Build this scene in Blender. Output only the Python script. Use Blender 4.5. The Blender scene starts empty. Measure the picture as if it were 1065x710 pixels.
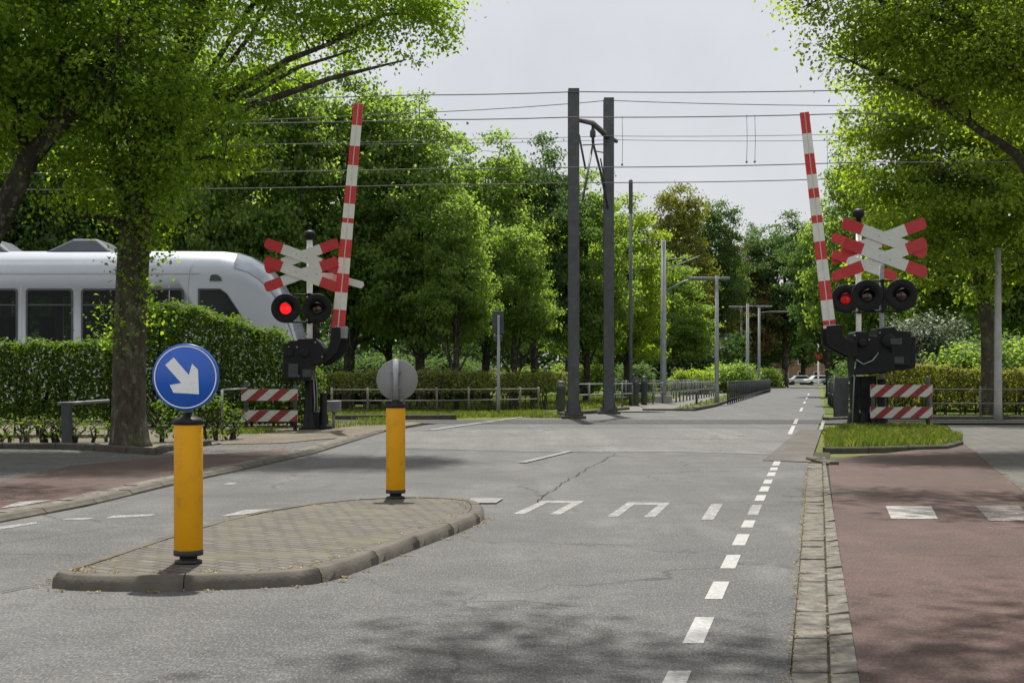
import bpy, math, random
import numpy as np
from mathutils import Vector, Matrix

SC = bpy.context.scene
COL = SC.collection
random.seed(7)

# ---------------------------------------------------------------- measures
F, CX, HY, H = 1331.25, 532.5, 392.0, 1.2       # lens in photo pixels, eye level, eye height


def G(px, py, z=0.0):
    """point on the ground plane z seen at a photo pixel"""
    Y = F * (H - z) / (py - HY)
    return ((px - CX) / F * Y, Y, z)


def P(px, py, Y):
    """point at distance Y seen at a photo pixel"""
    return ((px - CX) / F * Y, Y, H + (HY - py) / F * Y)


def xw(px, Y):
    return (px - CX) / F * Y


def zw(py, Y):
    return H + (HY - py) / F * Y


# ---------------------------------------------------------------- mesh builder
class MB:
    def __init__(self):
        self.v, self.f, self.m, self.s = [], [], [], []

    def face(self, idx, mat=0, smooth=False):
        self.f.append(tuple(idx)); self.m.append(mat); self.s.append(smooth)

    def poly(self, pts, mat=0):
        b = len(self.v); self.v += [tuple(p) for p in pts]
        self.face(range(b, b + len(pts)), mat)

    def box(self, c, d, mat=0, rot=None):
        b = len(self.v)
        for z in (-1, 1):
            for x, y in ((-1, -1), (1, -1), (1, 1), (-1, 1)):
                p = Vector((x * d[0] / 2, y * d[1] / 2, z * d[2] / 2))
                if rot is not None:
                    p = rot @ p
                self.v.append((p.x + c[0], p.y + c[1], p.z + c[2]))
        for q in ((3, 2, 1, 0), (4, 5, 6, 7), (0, 1, 5, 4), (1, 2, 6, 5), (2, 3, 7, 6), (3, 0, 4, 7)):
            self.face([b + i for i in q], mat)

    def prism(self, poly, z0, z1, mat=0, side=None):
        """polygon in xy extruded from z0 to z1"""
        n = len(poly); b = len(self.v)
        self.v += [(p[0], p[1], z0) for p in poly] + [(p[0], p[1], z1) for p in poly]
        self.face(range(b + n, b + 2 * n), mat)
        self.face(range(b + n - 1, b - 1, -1), mat)
        for i in range(n):
            j = (i + 1) % n
            self.face((b + i, b + j, b + n + j, b + n + i), mat if side is None else side)

    def prism_xz(self, poly, y0, y1, mat=0):
        """polygon in xz (seen from -Y) extruded from y0 (front) to y1 (back)"""
        n = len(poly); b = len(self.v)
        self.v += [(p[0], y0, p[1]) for p in poly] + [(p[0], y1, p[1]) for p in poly]
        self.face(range(b, b + n), mat)
        self.face(range(b + 2 * n - 1, b + n - 1, -1), mat)
        for i in range(n):
            j = (i + 1) % n
            self.face((b + j, b + i, b + n + i, b + n + j), mat)

    def tube(self, pts, rad, n=8, mat=0, caps=True, smooth=True):
        pts = [Vector(p) for p in pts]
        if not hasattr(rad, '__len__'):
            rad = [rad] * len(pts)
        b = len(self.v)
        up = Vector((0, 0, 1))
        prev = None
        for i, p in enumerate(pts):
            t = (pts[min(i + 1, len(pts) - 1)] - pts[max(i - 1, 0)]).normalized()
            if prev is None:
                ref = up if abs(t.z) < 0.9 else Vector((1, 0, 0))
                a = t.cross(ref).normalized()
            else:
                a = (prev - t * prev.dot(t)).normalized()
            prev = a
            c = t.cross(a)
            for k in range(n):
                th = 2 * math.pi * k / n
                q = p + (a * math.cos(th) + c * math.sin(th)) * rad[i]
                self.v.append(tuple(q))
        for i in range(len(pts) - 1):
            for k in range(n):
                k2 = (k + 1) % n
                self.face((b + i * n + k, b + i * n + k2, b + (i + 1) * n + k2, b + (i + 1) * n + k), mat, smooth)
        if caps:
            self.face([b + k for k in range(n - 1, -1, -1)], mat)
            e = b + (len(pts) - 1) * n
            self.face([e + k for k in range(n)], mat)

    def lathe(self, prof, c=(0, 0, 0), axis='z', n=24, mat=0, smooth=True, mats=None):
        """profile [(r, h)] turned about an axis through c ('y' points to the viewer)"""
        b = len(self.v)
        for r, h in prof:
            for k in range(n):
                th = 2 * math.pi * k / n
                x, y = r * math.cos(th), r * math.sin(th)
                if axis == 'z':
                    self.v.append((c[0] + x, c[1] + y, c[2] + h))
                elif axis == 'y':
                    self.v.append((c[0] + x, c[1] - h, c[2] + y))
                else:
                    self.v.append((c[0] + h, c[1] + x, c[2] + y))
        for i in range(len(prof) - 1):
            for k in range(n):
                k2 = (k + 1) % n
                self.face((b + i * n + k, b + i * n + k2, b + (i + 1) * n + k2, b + (i + 1) * n + k),
                          mat if mats is None else mats[i], smooth)
        if prof[0][0] > 1e-4:
            self.face([b + k for k in range(n - 1, -1, -1)], mat if mats is None else mats[0])
        if prof[-1][0] > 1e-4:
            e = b + (len(prof) - 1) * n
            self.face([e + k for k in range(n)], mat if mats is None else mats[-1])

    def build(self, name, mats, parent=None, bevel=0.0, origin=None):
        me = bpy.data.meshes.new(name)
        off = Vector(origin) if origin is not None else Vector((0, 0, 0))
        vs = self.v if origin is None else [(p[0] - off.x, p[1] - off.y, p[2] - off.z) for p in self.v]
        me.from_pydata(vs, [], self.f)
        if not isinstance(mats, (list, tuple)):
            mats = [mats]
        for m in mats:
            me.materials.append(m)
        me.polygons.foreach_set('material_index', self.m)
        me.polygons.foreach_set('use_smooth', self.s)
        me.update()
        o = bpy.data.objects.new(name, me)
        COL.objects.link(o)
        o.location = off
        if parent is not None:
            o.parent = parent
            w = Vector((0, 0, 0)); q = parent
            while q is not None:
                w += q.location; q = q.parent
            o.location = off - w
        if bevel:
            md = o.modifiers.new('bevel', 'BEVEL'); md.width = bevel; md.segments = 2
            md.limit_method = 'ANGLE'
        return o


def tag(o, label, cat, group=None):
    o['label'] = label; o['category'] = cat
    if group:
        o['group'] = group
    return o


def thing(name, label, cat, loc=(0, 0, 0), group=None):
    o = bpy.data.objects.new(name, None); COL.objects.link(o)
    o.location = loc; o.empty_display_size = 0.2
    return tag(o, label, cat, group)


def struct(o, kind='structure'):
    o['kind'] = kind
    return o


def copy_tree(o, parent=None):
    c = o.copy(); COL.objects.link(c); c.parent = parent
    for ch in o.children:
        copy_tree(ch, c)
    return c


# ---------------------------------------------------------------- materials
def new_mat(name):
    m = bpy.data.materials.new(name); m.use_nodes = True
    nt = m.node_tree
    return m, nt, nt.nodes['Principled BSDF'], nt.nodes['Material Output']


def N(nt, typ, **kw):
    n = nt.nodes.new(typ)
    for k, v in kw.items():
        if k in n.inputs:
            n.inputs[k].default_value = v
        else:
            setattr(n, k, v)
    return n


def rgba(c):
    return (c[0], c[1], c[2], 1.0)


def mixc(nt, fac, a, b, mode='MIX'):
    n = nt.nodes.new('ShaderNodeMix'); n.data_type = 'RGBA'; n.blend_type = mode
    for val, i in ((fac, 0), (a, 6), (b, 7)):
        if isinstance(val, bpy.types.NodeSocket):
            nt.links.new(val, n.inputs[i])
        elif isinstance(val, (int, float)):
            n.inputs[i].default_value = val
        else:
            n.inputs[i].default_value = rgba(val)
    return n.outputs[2]


def ramp(nt, src, lo, hi, v0=0.0, v1=1.0):
    n = nt.nodes.new('ShaderNodeMapRange')
    n.inputs[1].default_value = lo; n.inputs[2].default_value = hi
    n.inputs[3].default_value = v0; n.inputs[4].default_value = v1
    nt.links.new(src, n.inputs[0])
    return n.outputs[0]


def math_n(nt, op, a, b):
    n = nt.nodes.new('ShaderNodeMath'); n.operation = op
    for i, v in enumerate((a, b)):
        if isinstance(v, bpy.types.NodeSocket):
            nt.links.new(v, n.inputs[i])
        else:
            n.inputs[i].default_value = v
    return n.outputs[0]


def coords(nt, scale=(1, 1, 1), rotz=0.0, which='Object'):
    tc = nt.nodes.new('ShaderNodeTexCoord'); mp = nt.nodes.new('ShaderNodeMapping')
    mp.inputs['Scale'].default_value = scale
    mp.inputs['Rotation'].default_value = (0, 0, rotz)
    nt.links.new(tc.outputs[which], mp.inputs[0])
    return mp.outputs[0]


def noise(nt, vec, scale, detail=4, rough=0.6):
    n = N(nt, 'ShaderNodeTexNoise'); n.inputs['Scale'].default_value = scale
    n.inputs['Detail'].default_value = detail; n.inputs['Roughness'].default_value = rough
    nt.links.new(vec, n.inputs['Vector'])
    return n.outputs['Fac']


def bump(nt, bsdf, h, strength=0.3, dist=0.02):
    b = nt.nodes.new('ShaderNodeBump'); b.inputs['Strength'].default_value = strength
    b.inputs['Distance'].default_value = dist
    nt.links.new(h, b.inputs['Height']); nt.links.new(b.outputs[0], bsdf.inputs['Normal'])


def plain(name, col, rough=0.5, metal=0.0, var=0.15, scale=6.0, dirt=None, dirt_amt=0.35, bmp=0.0, spec=0.5):
    """paint, metal or plastic with a little wear and dirt"""
    m, nt, b, out = new_mat(name)
    v = coords(nt)
    n1 = noise(nt, v, scale, 6)
    dark = tuple(c * (1 - var) for c in col); light = tuple(min(1, c * (1 + var)) for c in col)
    c = mixc(nt, ramp(nt, n1, 0.3, 0.7), dark, light)
    if dirt is not None:
        n2 = noise(nt, v, scale * 2.3, 8, 0.7)
        c = mixc(nt, ramp(nt, n2, 0.52, 0.78, 0, dirt_amt), c, dirt)
    nt.links.new(c, b.inputs['Base Color'])
    b.inputs['Roughness'].default_value = rough; b.inputs['Metallic'].default_value = metal
    b.inputs['Specular IOR Level'].default_value = spec
    if bmp:
        bump(nt, b, noise(nt, v, scale * 8, 5), bmp, 0.01)
    return m


ROADROT = math.atan(0.237)


def asphalt(name, col, tint=None, speck=0.5, cracks=True, big=0.22, streak=0.25):
    m, nt, b, out = new_mat(name)
    v = coords(nt)
    worn = noise(nt, coords(nt, (1, 0.33, 1)), 95, 3, 0.65)
    fine = math_n(nt, 'ADD', math_n(nt, 'MULTIPLY', worn, 0.7), math_n(nt, 'MULTIPLY', noise(nt, v, 30, 3, 0.8), 0.3))
    mid = noise(nt, v, 9, 6, 0.7)
    large = noise(nt, v, 0.55, 5, 0.62)
    vs = coords(nt, (1.5, 0.10, 1), ROADROT)
    st = noise(nt, vs, 1.3, 4, 0.55)
    c = mixc(nt, ramp(nt, large, 0.36, 0.64), tuple(x * (1 - big) for x in col), tuple(x * (1 + big) for x in col))
    c = mixc(nt, ramp(nt, st, 0.36, 0.62, 0, streak), c, tuple(x * 0.62 for x in col))
    blot = noise(nt, v, 2.6, 6, 0.7)
    c = mixc(nt, ramp(nt, blot, 0.50, 0.66, 0, 0.4), c, tuple(x * 0.5 for x in col))
    c = mixc(nt, ramp(nt, blot, 0.46, 0.32, 0, 0.35), c, tuple(x * 1.45 for x in col))
    c = mixc(nt, ramp(nt, mid, 0.42, 0.66, 0, 0.35), c, tuple(x * 0.6 for x in col))
    c = mixc(nt, ramp(nt, fine, 0.52, 0.62, 0, speck), c, (min(1, col[0] * 2.1), min(1, col[1] * 2.05), min(1, col[2] * 1.95)))
    c = mixc(nt, ramp(nt, fine, 0.485, 0.40, 0, speck), c, tuple(x * 0.3 for x in col))
    if cracks:
        vo = nt.nodes.new('ShaderNodeTexVoronoi'); vo.feature = 'DISTANCE_TO_EDGE'; vo.inputs['Scale'].default_value = 0.42
        nz = N(nt, 'ShaderNodeTexNoise'); nz.inputs['Scale'].default_value = 2.2; nz.inputs['Detail'].default_value = 5
        nt.links.new(v, nz.inputs['Vector'])
        va = nt.nodes.new('ShaderNodeVectorMath'); va.operation = 'MULTIPLY_ADD'
        nt.links.new(nz.outputs['Color'], va.inputs[0]); va.inputs[1].default_value = (0.6, 0.6, 0.6); nt.links.new(v, va.inputs[2])
        nt.links.new(va.outputs[0], vo.inputs['Vector'])
        ck = ramp(nt, vo.outputs['Distance'], 0.0, 0.011, 1, 0)
        ck = math_n(nt, 'MULTIPLY', ck, ramp(nt, noise(nt, v, 0.35, 2), 0.45, 0.55, 0, 0.85))
        c = mixc(nt, ck, c, tuple(x * 0.3 for x in col))
    nt.links.new(c, b.inputs['Base Color'])
    nt.links.new(ramp(nt, large, 0.35, 0.65, 0.60, 0.84), b.inputs['Roughness'])
    b.inputs['Specular IOR Level'].default_value = 0.2
    hh = math_n(nt, 'ADD', math_n(nt, 'MULTIPLY', mid, 0.5), fine)
    bump(nt, b, hh, 0.6, 0.008)
    return m


def paving(name, col, bw, bh, joint=0.06, rotz=0.0, var=0.25, jcol=(0.05, 0.045, 0.035), moss=0.35, offset=0.5, jitter=0.02):
    """bricks or slabs laid on the ground, jointed, each of its own tone"""
    m, nt, b, out = new_mat(name)
    v0 = coords(nt, (1, 1, 1), rotz)
    nz = N(nt, 'ShaderNodeTexNoise'); nz.inputs['Scale'].default_value = 1.7; nz.inputs['Detail'].default_value = 4
    nt.links.new(v0, nz.inputs['Vector'])
    va = nt.nodes.new('ShaderNodeVectorMath'); va.operation = 'MULTIPLY_ADD'
    nt.links.new(nz.outputs['Color'], va.inputs[0]); va.inputs[1].default_value = (jitter * 3, jitter * 3, 0); nt.links.new(v0, va.inputs[2])
    br = nt.nodes.new('ShaderNodeTexBrick')
    nt.links.new(va.outputs[0], br.inputs['Vector'])
    br.offset = offset
    br.inputs['Color1'].default_value = rgba([c * (1 - var) for c in col])
    br.inputs['Color2'].default_value = rgba([min(1, c * (1 + var)) for c in col])
    br.inputs['Mortar'].default_value = rgba(jcol)
    br.inputs['Scale'].default_value = 1.0
    br.inputs['Mortar Size'].default_value = joint * bh
    br.inputs['Mortar Smooth'].default_value = 0.4
    br.inputs['Brick Width'].default_value = bw; br.inputs['Row Height'].default_value = bh
    fine = noise(nt, v0, 90, 3, 0.7); large = noise(nt, v0, 1.1, 5, 0.6)
    c = mixc(nt, ramp(nt, fine, 0.35, 0.7, 0, 0.45), br.outputs['Color'], tuple(x * 0.5 for x in col))
    c = mixc(nt, ramp(nt, large, 0.35, 0.7, 0, 0.4), c, tuple(x * 0.62 for x in col))
    ms = math_n(nt, 'MULTIPLY', br.outputs['Fac'], ramp(nt, noise(nt, v0, 2.3, 3), 0.48, 0.62, 0, moss))
    c = mixc(nt, ms, c, (0.16, 0.15, 0.03))
    nt.links.new(c, b.inputs['Base Color']); b.inputs['Roughness'].default_value = 0.85
    b.inputs['Specular IOR Level'].default_value = 0.3
    hh = math_n(nt, 'ADD', math_n(nt, 'MULTIPLY', br.outputs['Fac'], -1.0), math_n(nt, 'MULTIPLY', fine, 0.25))
    bump(nt, b, hh, 0.7, 0.012)
    return m


def paint_mat(name, wear, col=(0.30, 0.30, 0.29), under=(0.085, 0.085, 0.085)):
    m, nt, b, out = new_mat(name)
    v = coords(nt)
    n1 = noise(nt, v, 55, 4, 0.8); n2 = noise(nt, v, 7, 3, 0.6); fine = noise(nt, v, 30, 3, 0.75)
    s = math_n(nt, 'ADD', math_n(nt, 'MULTIPLY', n1, 0.65), math_n(nt, 'MULTIPLY', n2, 0.35))
    c = mixc(nt, ramp(nt, fine, 0.4, 0.62), tuple(x * 0.72 for x in col), col)
    c = mixc(nt, ramp(nt, s, 0.66 - wear * 0.4, 0.72 - wear * 0.3, 0, 0.92), c, under)
    nt.links.new(c, b.inputs['Base Color']); b.inputs['Roughness'].default_value = 0.7
    bump(nt, b, fine, 0.4, 0.006)
    return m


def leaf_mat(name, c1, c2, trans=0.45, tcol=None, rough=0.6, odd=None, odd_amt=0.0):
    m, nt, b, out = new_mat(name)
    g = nt.nodes.new('ShaderNodeNewGeometry')
    c = mixc(nt, g.outputs['Random Per Island'], c1, c2)
    if odd is not None:
        wn = nt.nodes.new('ShaderNodeTexWhiteNoise'); wn.noise_dimensions = '1D'
        nt.links.new(g.outputs['Random Per Island'], wn.inputs['W'])
        c = mixc(nt, ramp(nt, wn.outputs['Value'], 1 - odd_amt, 1 - odd_amt + 0.01), c, odd)
    nt.links.new(c, b.inputs['Base Color'])
    b.inputs['Roughness'].default_value = rough; b.inputs['Specular IOR Level'].default_value = 0.2
    tr = nt.nodes.new('ShaderNodeBsdfTranslucent')
    if tcol is None:
        tcol = (2.0, 2.1, 0.9)
    tc = mixc(nt, 1.0, c, tcol, 'MULTIPLY')
    nt.links.new(tc, tr.inputs['Color'])
    mx = nt.nodes.new('ShaderNodeMixShader'); mx.inputs[0].default_value = trans
    nt.links.new(b.outputs[0], mx.inputs[1]); nt.links.new(tr.outputs[0], mx.inputs[2])
    nt.links.new(mx.outputs[0], out.inputs['Surface'])
    return m


def ground_mat():
    m, nt, b, out = new_mat('verge_soil_and_grass')
    v = coords(nt)
    n1 = noise(nt, v, 0.5, 6, 0.65); n2 = noise(nt, v, 22, 5, 0.7)
    g = mixc(nt, ramp(nt, n2, 0.3, 0.7), (0.06, 0.085, 0.018), (0.14, 0.16, 0.045))
    s = mixc(nt, ramp(nt, n2, 0.3, 0.7), (0.10, 0.085, 0.06), (0.21, 0.18, 0.13))
    c = mixc(nt, ramp(nt, n1, 0.52, 0.66), g, s)
    nt.links.new(c, b.inputs['Base Color']); b.inputs['Roughness'].default_value = 0.95
    b.inputs['Specular IOR Level'].default_value = 0.15
    bump(nt, b, n2, 0.8, 0.05)
    return m


def soil_mat(name, a, c2, sc=30):
    m, nt, b, out = new_mat(name)
    v = coords(nt)
    n2 = noise(nt, v, sc, 6, 0.75); n1 = noise(nt, v, 1.4, 4)
    c = mixc(nt, ramp(nt, n2, 0.3, 0.7), a, c2)
    c = mixc(nt, ramp(nt, n1, 0.35, 0.65, 0, 0.5), c, tuple(x * 0.6 for x in a))
    nt.links.new(c, b.inputs['Base Color']); b.inputs['Roughness'].default_value = 0.95
    b.inputs['Specular IOR Level'].default_value = 0.15
    bump(nt, b, n2, 0.9, 0.03)
    return m


def bark_mat(name, a, c2):
    m, nt, b, out = new_mat(name)
    v = coords(nt, (1, 1, 0.35))
    n1 = noise(nt, v, 14, 7, 0.7); n2 = noise(nt, coords(nt), 2.5, 4)
    c = mixc(nt, ramp(nt, n1, 0.3, 0.7), a, c2)
    c = mixc(nt, ramp(nt, n2, 0.5, 0.68, 0, 0.55), c, (0.10, 0.11, 0.06))
    n3 = noise(nt, coords(nt, (1, 1, 0.6)), 7, 5, 0.7)
    c = mixc(nt, ramp(nt, n3, 0.54, 0.62, 0, 0.6), c, (0.17, 0.17, 0.125))
    nt.links.new(c, b.inputs['Base Color']); b.inputs['Roughness'].default_value = 0.9
    b.inputs['Specular IOR Level'].default_value = 0.2
    bump(nt, b, n1, 1.0, 0.06)
    return m


def glass_mat(name, col, rough=0.04, spec=0.7):
    m, nt, b, out = new_mat(name)
    v = coords(nt)
    n1 = noise(nt, v, 1.1, 3)
    c = mixc(nt, ramp(nt, n1, 0.35, 0.7), tuple(x * 0.5 for x in col), col)
    nt.links.new(c, b.inputs['Base Color']); b.inputs['Roughness'].default_value = rough
    b.inputs['Specular IOR Level'].default_value = spec
    return m


def emit_mat(name, col, strength):
    m, nt, b, out = new_mat(name)
    b.inputs['Base Color'].default_value = rgba(col)
    b.inputs['Emission Color'].default_value = rgba(col); b.inputs['Emission Strength'].default_value = strength
    b.inputs['Roughness'].default_value = 0.2
    return m


M = {}
M['asphalt'] = asphalt('asphalt', (0.088, 0.0875, 0.087), speck=.62, big=.46, streak=.6)
M['asphalt_pale'] = asphalt('asphalt_pale', (0.108, 0.107, 0.105), speck=0.6, streak=.6, big=.46)
M['asphalt_dark'] = asphalt('asphalt_dark', (0.056, 0.055, 0.054), speck=0.6)
M['red_asphalt'] = asphalt('red_asphalt', (0.074, 0.047, 0.041), speck=0.5, streak=0.6, big=.42)
M['path'] = asphalt('path_grey', (0.115, 0.111, 0.105), cracks=False)
M['clinker'] = paving('clinker_paving', (0.104, 0.093, 0.080), 0.165, 0.083, 0.12, 0.55, 0.24, (0.03, 0.026, 0.02), 0.5)
M['brick_patch'] = paving('brick_patch', (0.088, 0.080, 0.072), 0.6, 0.42, 0.07, -ROADROT, 0.25)
M['slabs'] = paving('concrete_slabs', (0.090, 0.087, 0.081), 0.3, 0.3, 0.05, -ROADROT, 0.18, offset=0.5)
M['slabs_left'] = paving('concrete_slabs_left', (0.090, 0.087, 0.083), 0.3, 0.3, 0.05, -0.12, 0.18)
M['concrete'] = plain('kerb_concrete', (0.088, 0.080, 0.066), 0.9, 0, 0.25, 5, (0.08, 0.075, 0.06), 0.6, 0.5, spec=0.2)
M['concrete_dark'] = plain('kerb_concrete_dark', (0.062, 0.057, 0.048), 0.9, 0, 0.3, 6, (0.04, 0.045, 0.03), 0.6, 0.5, spec=0.2)
M['gutter'] = plain('gutter_concrete', (0.128, 0.118, 0.101), 0.9, 0, 0.5, 11, (0.035, 0.03, 0.023), 0.9, 0.9, spec=0.2)
M['paint'] = paint_mat('road_paint', 0.30)
M['paint_worn'] = paint_mat('road_paint_worn', 0.62)
M['paint_faint'] = paint_mat('road_paint_faint', 0.62, (0.22, 0.22, 0.21))
M['ground'] = ground_mat()
M['soil'] = soil_mat('bed_soil', (0.10, 0.085, 0.065), (0.22, 0.195, 0.155))
M['sand'] = soil_mat('sandy_soil', (0.11, 0.096, 0.076), (0.20, 0.175, 0.14))
M['ballast'] = soil_mat('ballast', (0.07, 0.06, 0.05), (0.20, 0.18, 0.155), 45)
M['joint'] = soil_mat('joint_dirt', (0.045, 0.04, 0.03), (0.10, 0.088, 0.066), 60)
M['lawn'] = soil_mat('lawn', (0.05, 0.08, 0.016), (0.105, 0.135, 0.034), 25)
M['steel_rail'] = plain('rail_steel', (0.30, 0.28, 0.26), 0.35, 0.85, 0.3, 8)
M['yellow'] = plain('yellow_plastic', (0.56, 0.265, 0.002), 0.5, 0, 0.07, 3, (0.20, 0.11, 0.02), 0.65, spec=0.2)
M['black'] = plain('black_paint', (0.008, 0.008, 0.0095), 0.55, 0, 0.35, 8, (0.03, 0.029, 0.027), 0.3, spec=0.22)
M['rubber'] = plain('black_rubber', (0.016, 0.015, 0.015), 0.65, 0, 0.3, 12, (0.05, 0.045, 0.04), 0.4)
M['sign_blue'] = plain('sign_blue', (0.003, 0.075, 0.40), 0.35, 0, 0.08, 4)
M['sign_white'] = plain('sign_white', (0.62, 0.63, 0.64), 0.4, 0, 0.06, 8, (0.4, 0.4, 0.38), 0.3)
M['sign_edge'] = plain('sign_edge_blue', (0.006, 0.065, 0.22), 0.4, 0, 0.1, 4)
M['galv'] = plain('galvanised_steel', (0.25, 0.26, 0.27), 0.55, 0.4, 0.15, 10, (0.2, 0.2, 0.19), 0.3)
M['sign_back'] = plain('sign_back_grey', (0.17, 0.172, 0.17), 0.7, 0.0, 0.12, 5, (0.17, 0.17, 0.15), 0.5)
M['post_white'] = plain('post_white', (0.66, 0.66, 0.64), 0.5, 0, 0.06, 6, (0.30, 0.29, 0.26), 0.5)
M['cross_white'] = plain('crossbuck_white', (0.54, 0.54, 0.53), 0.5, 0, 0.05, 5, (0.45, 0.45, 0.42), 0.4)
M['cross_red'] = plain('crossbuck_red', (0.42, 0.022, 0.030), 0.5, 0, 0.10, 6, (0.32, 0.03, 0.035), 0.4)
M['boom_red'] = plain('boom_red', (0.50, 0.030, 0.035), 0.5, 0, 0.12, 6, (0.42, 0.16, 0.14), 0.5)
M['boom_white'] = plain('boom_white', (0.64, 0.64, 0.61), 0.5, 0, 0.06, 6, (0.38, 0.36, 0.32), 0.5)
M['board_red'] = plain('board_red', (0.20, 0.018, 0.022), 0.7, 0, 0.12, 7, (0.28, 0.12, 0.1), 0.5)
M['board_white'] = plain('board_white', (0.42, 0.42, 0.39), 0.6, 0, 0.08, 7, (0.3, 0.28, 0.22), 0.6)
M['lamp_red'] = emit_mat('lamp_lit_red', (1.0, 0.010, 0.014), 0.75)
M['lamp_red_dim'] = emit_mat('lamp_dim_red', (0.55, 0.006, 0.010), 0.10)
M['lamp_off'] = glass_mat('lamp_unlit', (0.035, 0.006, 0.007), 0.12)
M['mast'] = plain('mast_steel', (0.052, 0.057, 0.059), 0.6, 0.2, 0.25, 3, (0.16, 0.145, 0.12), 0.45)
M['mast_pale'] = plain('mast_pale', (0.21, 0.225, 0.23), 0.6, 0.1, 0.15, 4, (0.14, 0.13, 0.11), 0.4)
M['mast_concrete'] = plain('mast_concrete', (0.29, 0.29, 0.275), 0.85, 0, 0.15, 4, (0.17, 0.17, 0.15), 0.5)
M['wire'] = plain('wire_copper', (0.12, 0.12, 0.125), 0.8, 0.0, 0.1, 4, spec=0.2)
M['rail_grey'] = plain('rail_paint_grey', (0.16, 0.165, 0.165), 0.55, 0.2, 0.25, 8, (0.1, 0.09, 0.07), 0.4)
M['fence_dark'] = plain('fence_dark', (0.035, 0.042, 0.042), 0.55, 0.1, 0.25, 8)
M['wood'] = plain('weathered_wood', (0.12, 0.11, 0.095), 0.85, 0, 0.3, 9, (0.2, 0.18, 0.15), 0.5)
M['tram_white'] = plain('tram_white', (0.36, 0.385, 0.44), 0.36, 0, 0.03, 0.6, (0.52, 0.53, 0.55), 0.3)
M['tram_grey'] = plain('tram_grey', (0.40, 0.42, 0.46), 0.35, 0, 0.05, 2)
M['tram_dark'] = plain('tram_dark', (0.035, 0.04, 0.05), 0.4, 0, 0.2, 3)
M['tram_roof'] = plain('tram_roof_grey', (0.030, 0.037, 0.055), 0.55, 0.0, 0.2, 2)
M['tram_glass'] = glass_mat('tram_glass', (0.018, 0.024, 0.020), 0.08, 0.14)
def pane_mat():
    m, nt, b, out = new_mat('pane_clear')
    t = nt.nodes.new('ShaderNodeBsdfTransparent'); t.inputs[0].default_value = (.50, .55, .52, 1)
    g = nt.nodes.new('ShaderNodeBsdfGlossy'); g.inputs['Roughness'].default_value = .03
    f = nt.nodes.new('ShaderNodeFresnel'); f.inputs[0].default_value = 1.22
    mx = nt.nodes.new('ShaderNodeMixShader'); nt.links.new(f.outputs[0], mx.inputs[0])
    nt.links.new(t.outputs[0], mx.inputs[1]); nt.links.new(g.outputs[0], mx.inputs[2]); nt.links.new(mx.outputs[0], out.inputs['Surface'])
    return m


M['pane_clear'] = pane_mat()
M['tram_inside'] = plain('tram_inside', (0.16, 0.165, 0.165), .7, 0, .2, 2)
M['seat'] = plain('seat_fabric', (0.035, 0.045, 0.075), .85, 0, .2, 6)
M['windscreen'] = glass_mat('windscreen', (0.20, 0.23, 0.27), 0.06)
M['bark'] = bark_mat('bark', (0.028, 0.024, 0.017), (0.088, 0.078, 0.054))
M['bark_dark'] = bark_mat('bark_dark', (0.018, 0.016, 0.012), (0.05, 0.044, 0.034))
M['brick'] = paving('house_brick', (0.20, 0.12, 0.08), 0.22, 0.07, 0.1, 0, 0.15, (0.2, 0.18, 0.15), 0)
M['roof'] = plain('roof_tile', (0.10, 0.055, 0.04), 0.8, 0, 0.2, 2)
M['leaf_plane'] = leaf_mat('leaf_plane', (0.074, 0.142, 0.020), (0.148, 0.205, 0.034), 0.6, (3.0, 2.95, 1.0))
M['leaf_maple'] = leaf_mat('leaf_maple', (0.060, 0.114, 0.028), (0.132, 0.186, 0.056), 0.58, (2.9, 2.8, 1.1))
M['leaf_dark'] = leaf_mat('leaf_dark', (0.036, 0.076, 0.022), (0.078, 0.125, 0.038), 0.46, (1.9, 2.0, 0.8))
M['leaf_yellow'] = leaf_mat('leaf_yellow', (0.088, 0.140, 0.022), (0.158, 0.198, 0.038), 0.6, (2.7, 2.7, 0.9))
M['leaf_olive'] = leaf_mat('leaf_olive', (0.080, 0.105, 0.022), (0.140, 0.150, 0.035), 0.5, (2.1, 2.0, 0.7), odd=(0.14, 0.11, 0.045), odd_amt=0.06)
M['leaf_shaded'] = leaf_mat('leaf_shaded', (0.020, 0.045, 0.012), (0.050, 0.085, 0.022), 0.3, (1.6, 1.8, 0.8))  # far wood's shade put into a darker leaf colour
M['leaf_privet'] = leaf_mat('leaf_privet', (0.13, 0.165, 0.045), (0.23, 0.25, 0.095), 0.5, (1.8, 1.8, 0.8), odd=(0.16, 0.11, 0.06), odd_amt=0.10)
M['leaf_copper'] = leaf_mat('leaf_copper', (0.080, 0.060, 0.030), (0.125, 0.105, 0.040), 0.4, (1.9, 1.6, 0.9))
M['leaf_hedge'] = leaf_mat('leaf_hedge', (0.030, 0.068, 0.010), (0.090, 0.140, 0.018), 0.4, (2.2, 2.2, 0.6))
M['leaf_beech'] = leaf_mat('leaf_beech', (0.105, 0.140, 0.03), (0.19, 0.200, 0.06), 0.5, (2.0, 1.9, 0.7), odd=(0.17, 0.12, 0.05), odd_amt=0.10)
M['leaf_grey'] = leaf_mat('leaf_grey', (0.05, 0.07, 0.045), (0.12, 0.145, 0.10), 0.3, (1.4, 1.5, 1.1), odd=(0.45, 0.46, 0.42), odd_amt=0.14)
M['grass'] = leaf_mat('grass_blades', (0.060, 0.105, 0.014), (0.125, 0.165, 0.035), 0.4, (1.8, 1.8, 0.7), odd=(0.20, 0.17, 0.09), odd_amt=.15)
M['litter'] = leaf_mat('litter', (0.10, 0.075, 0.03), (0.26, 0.20, 0.08), 0.15)

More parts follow.
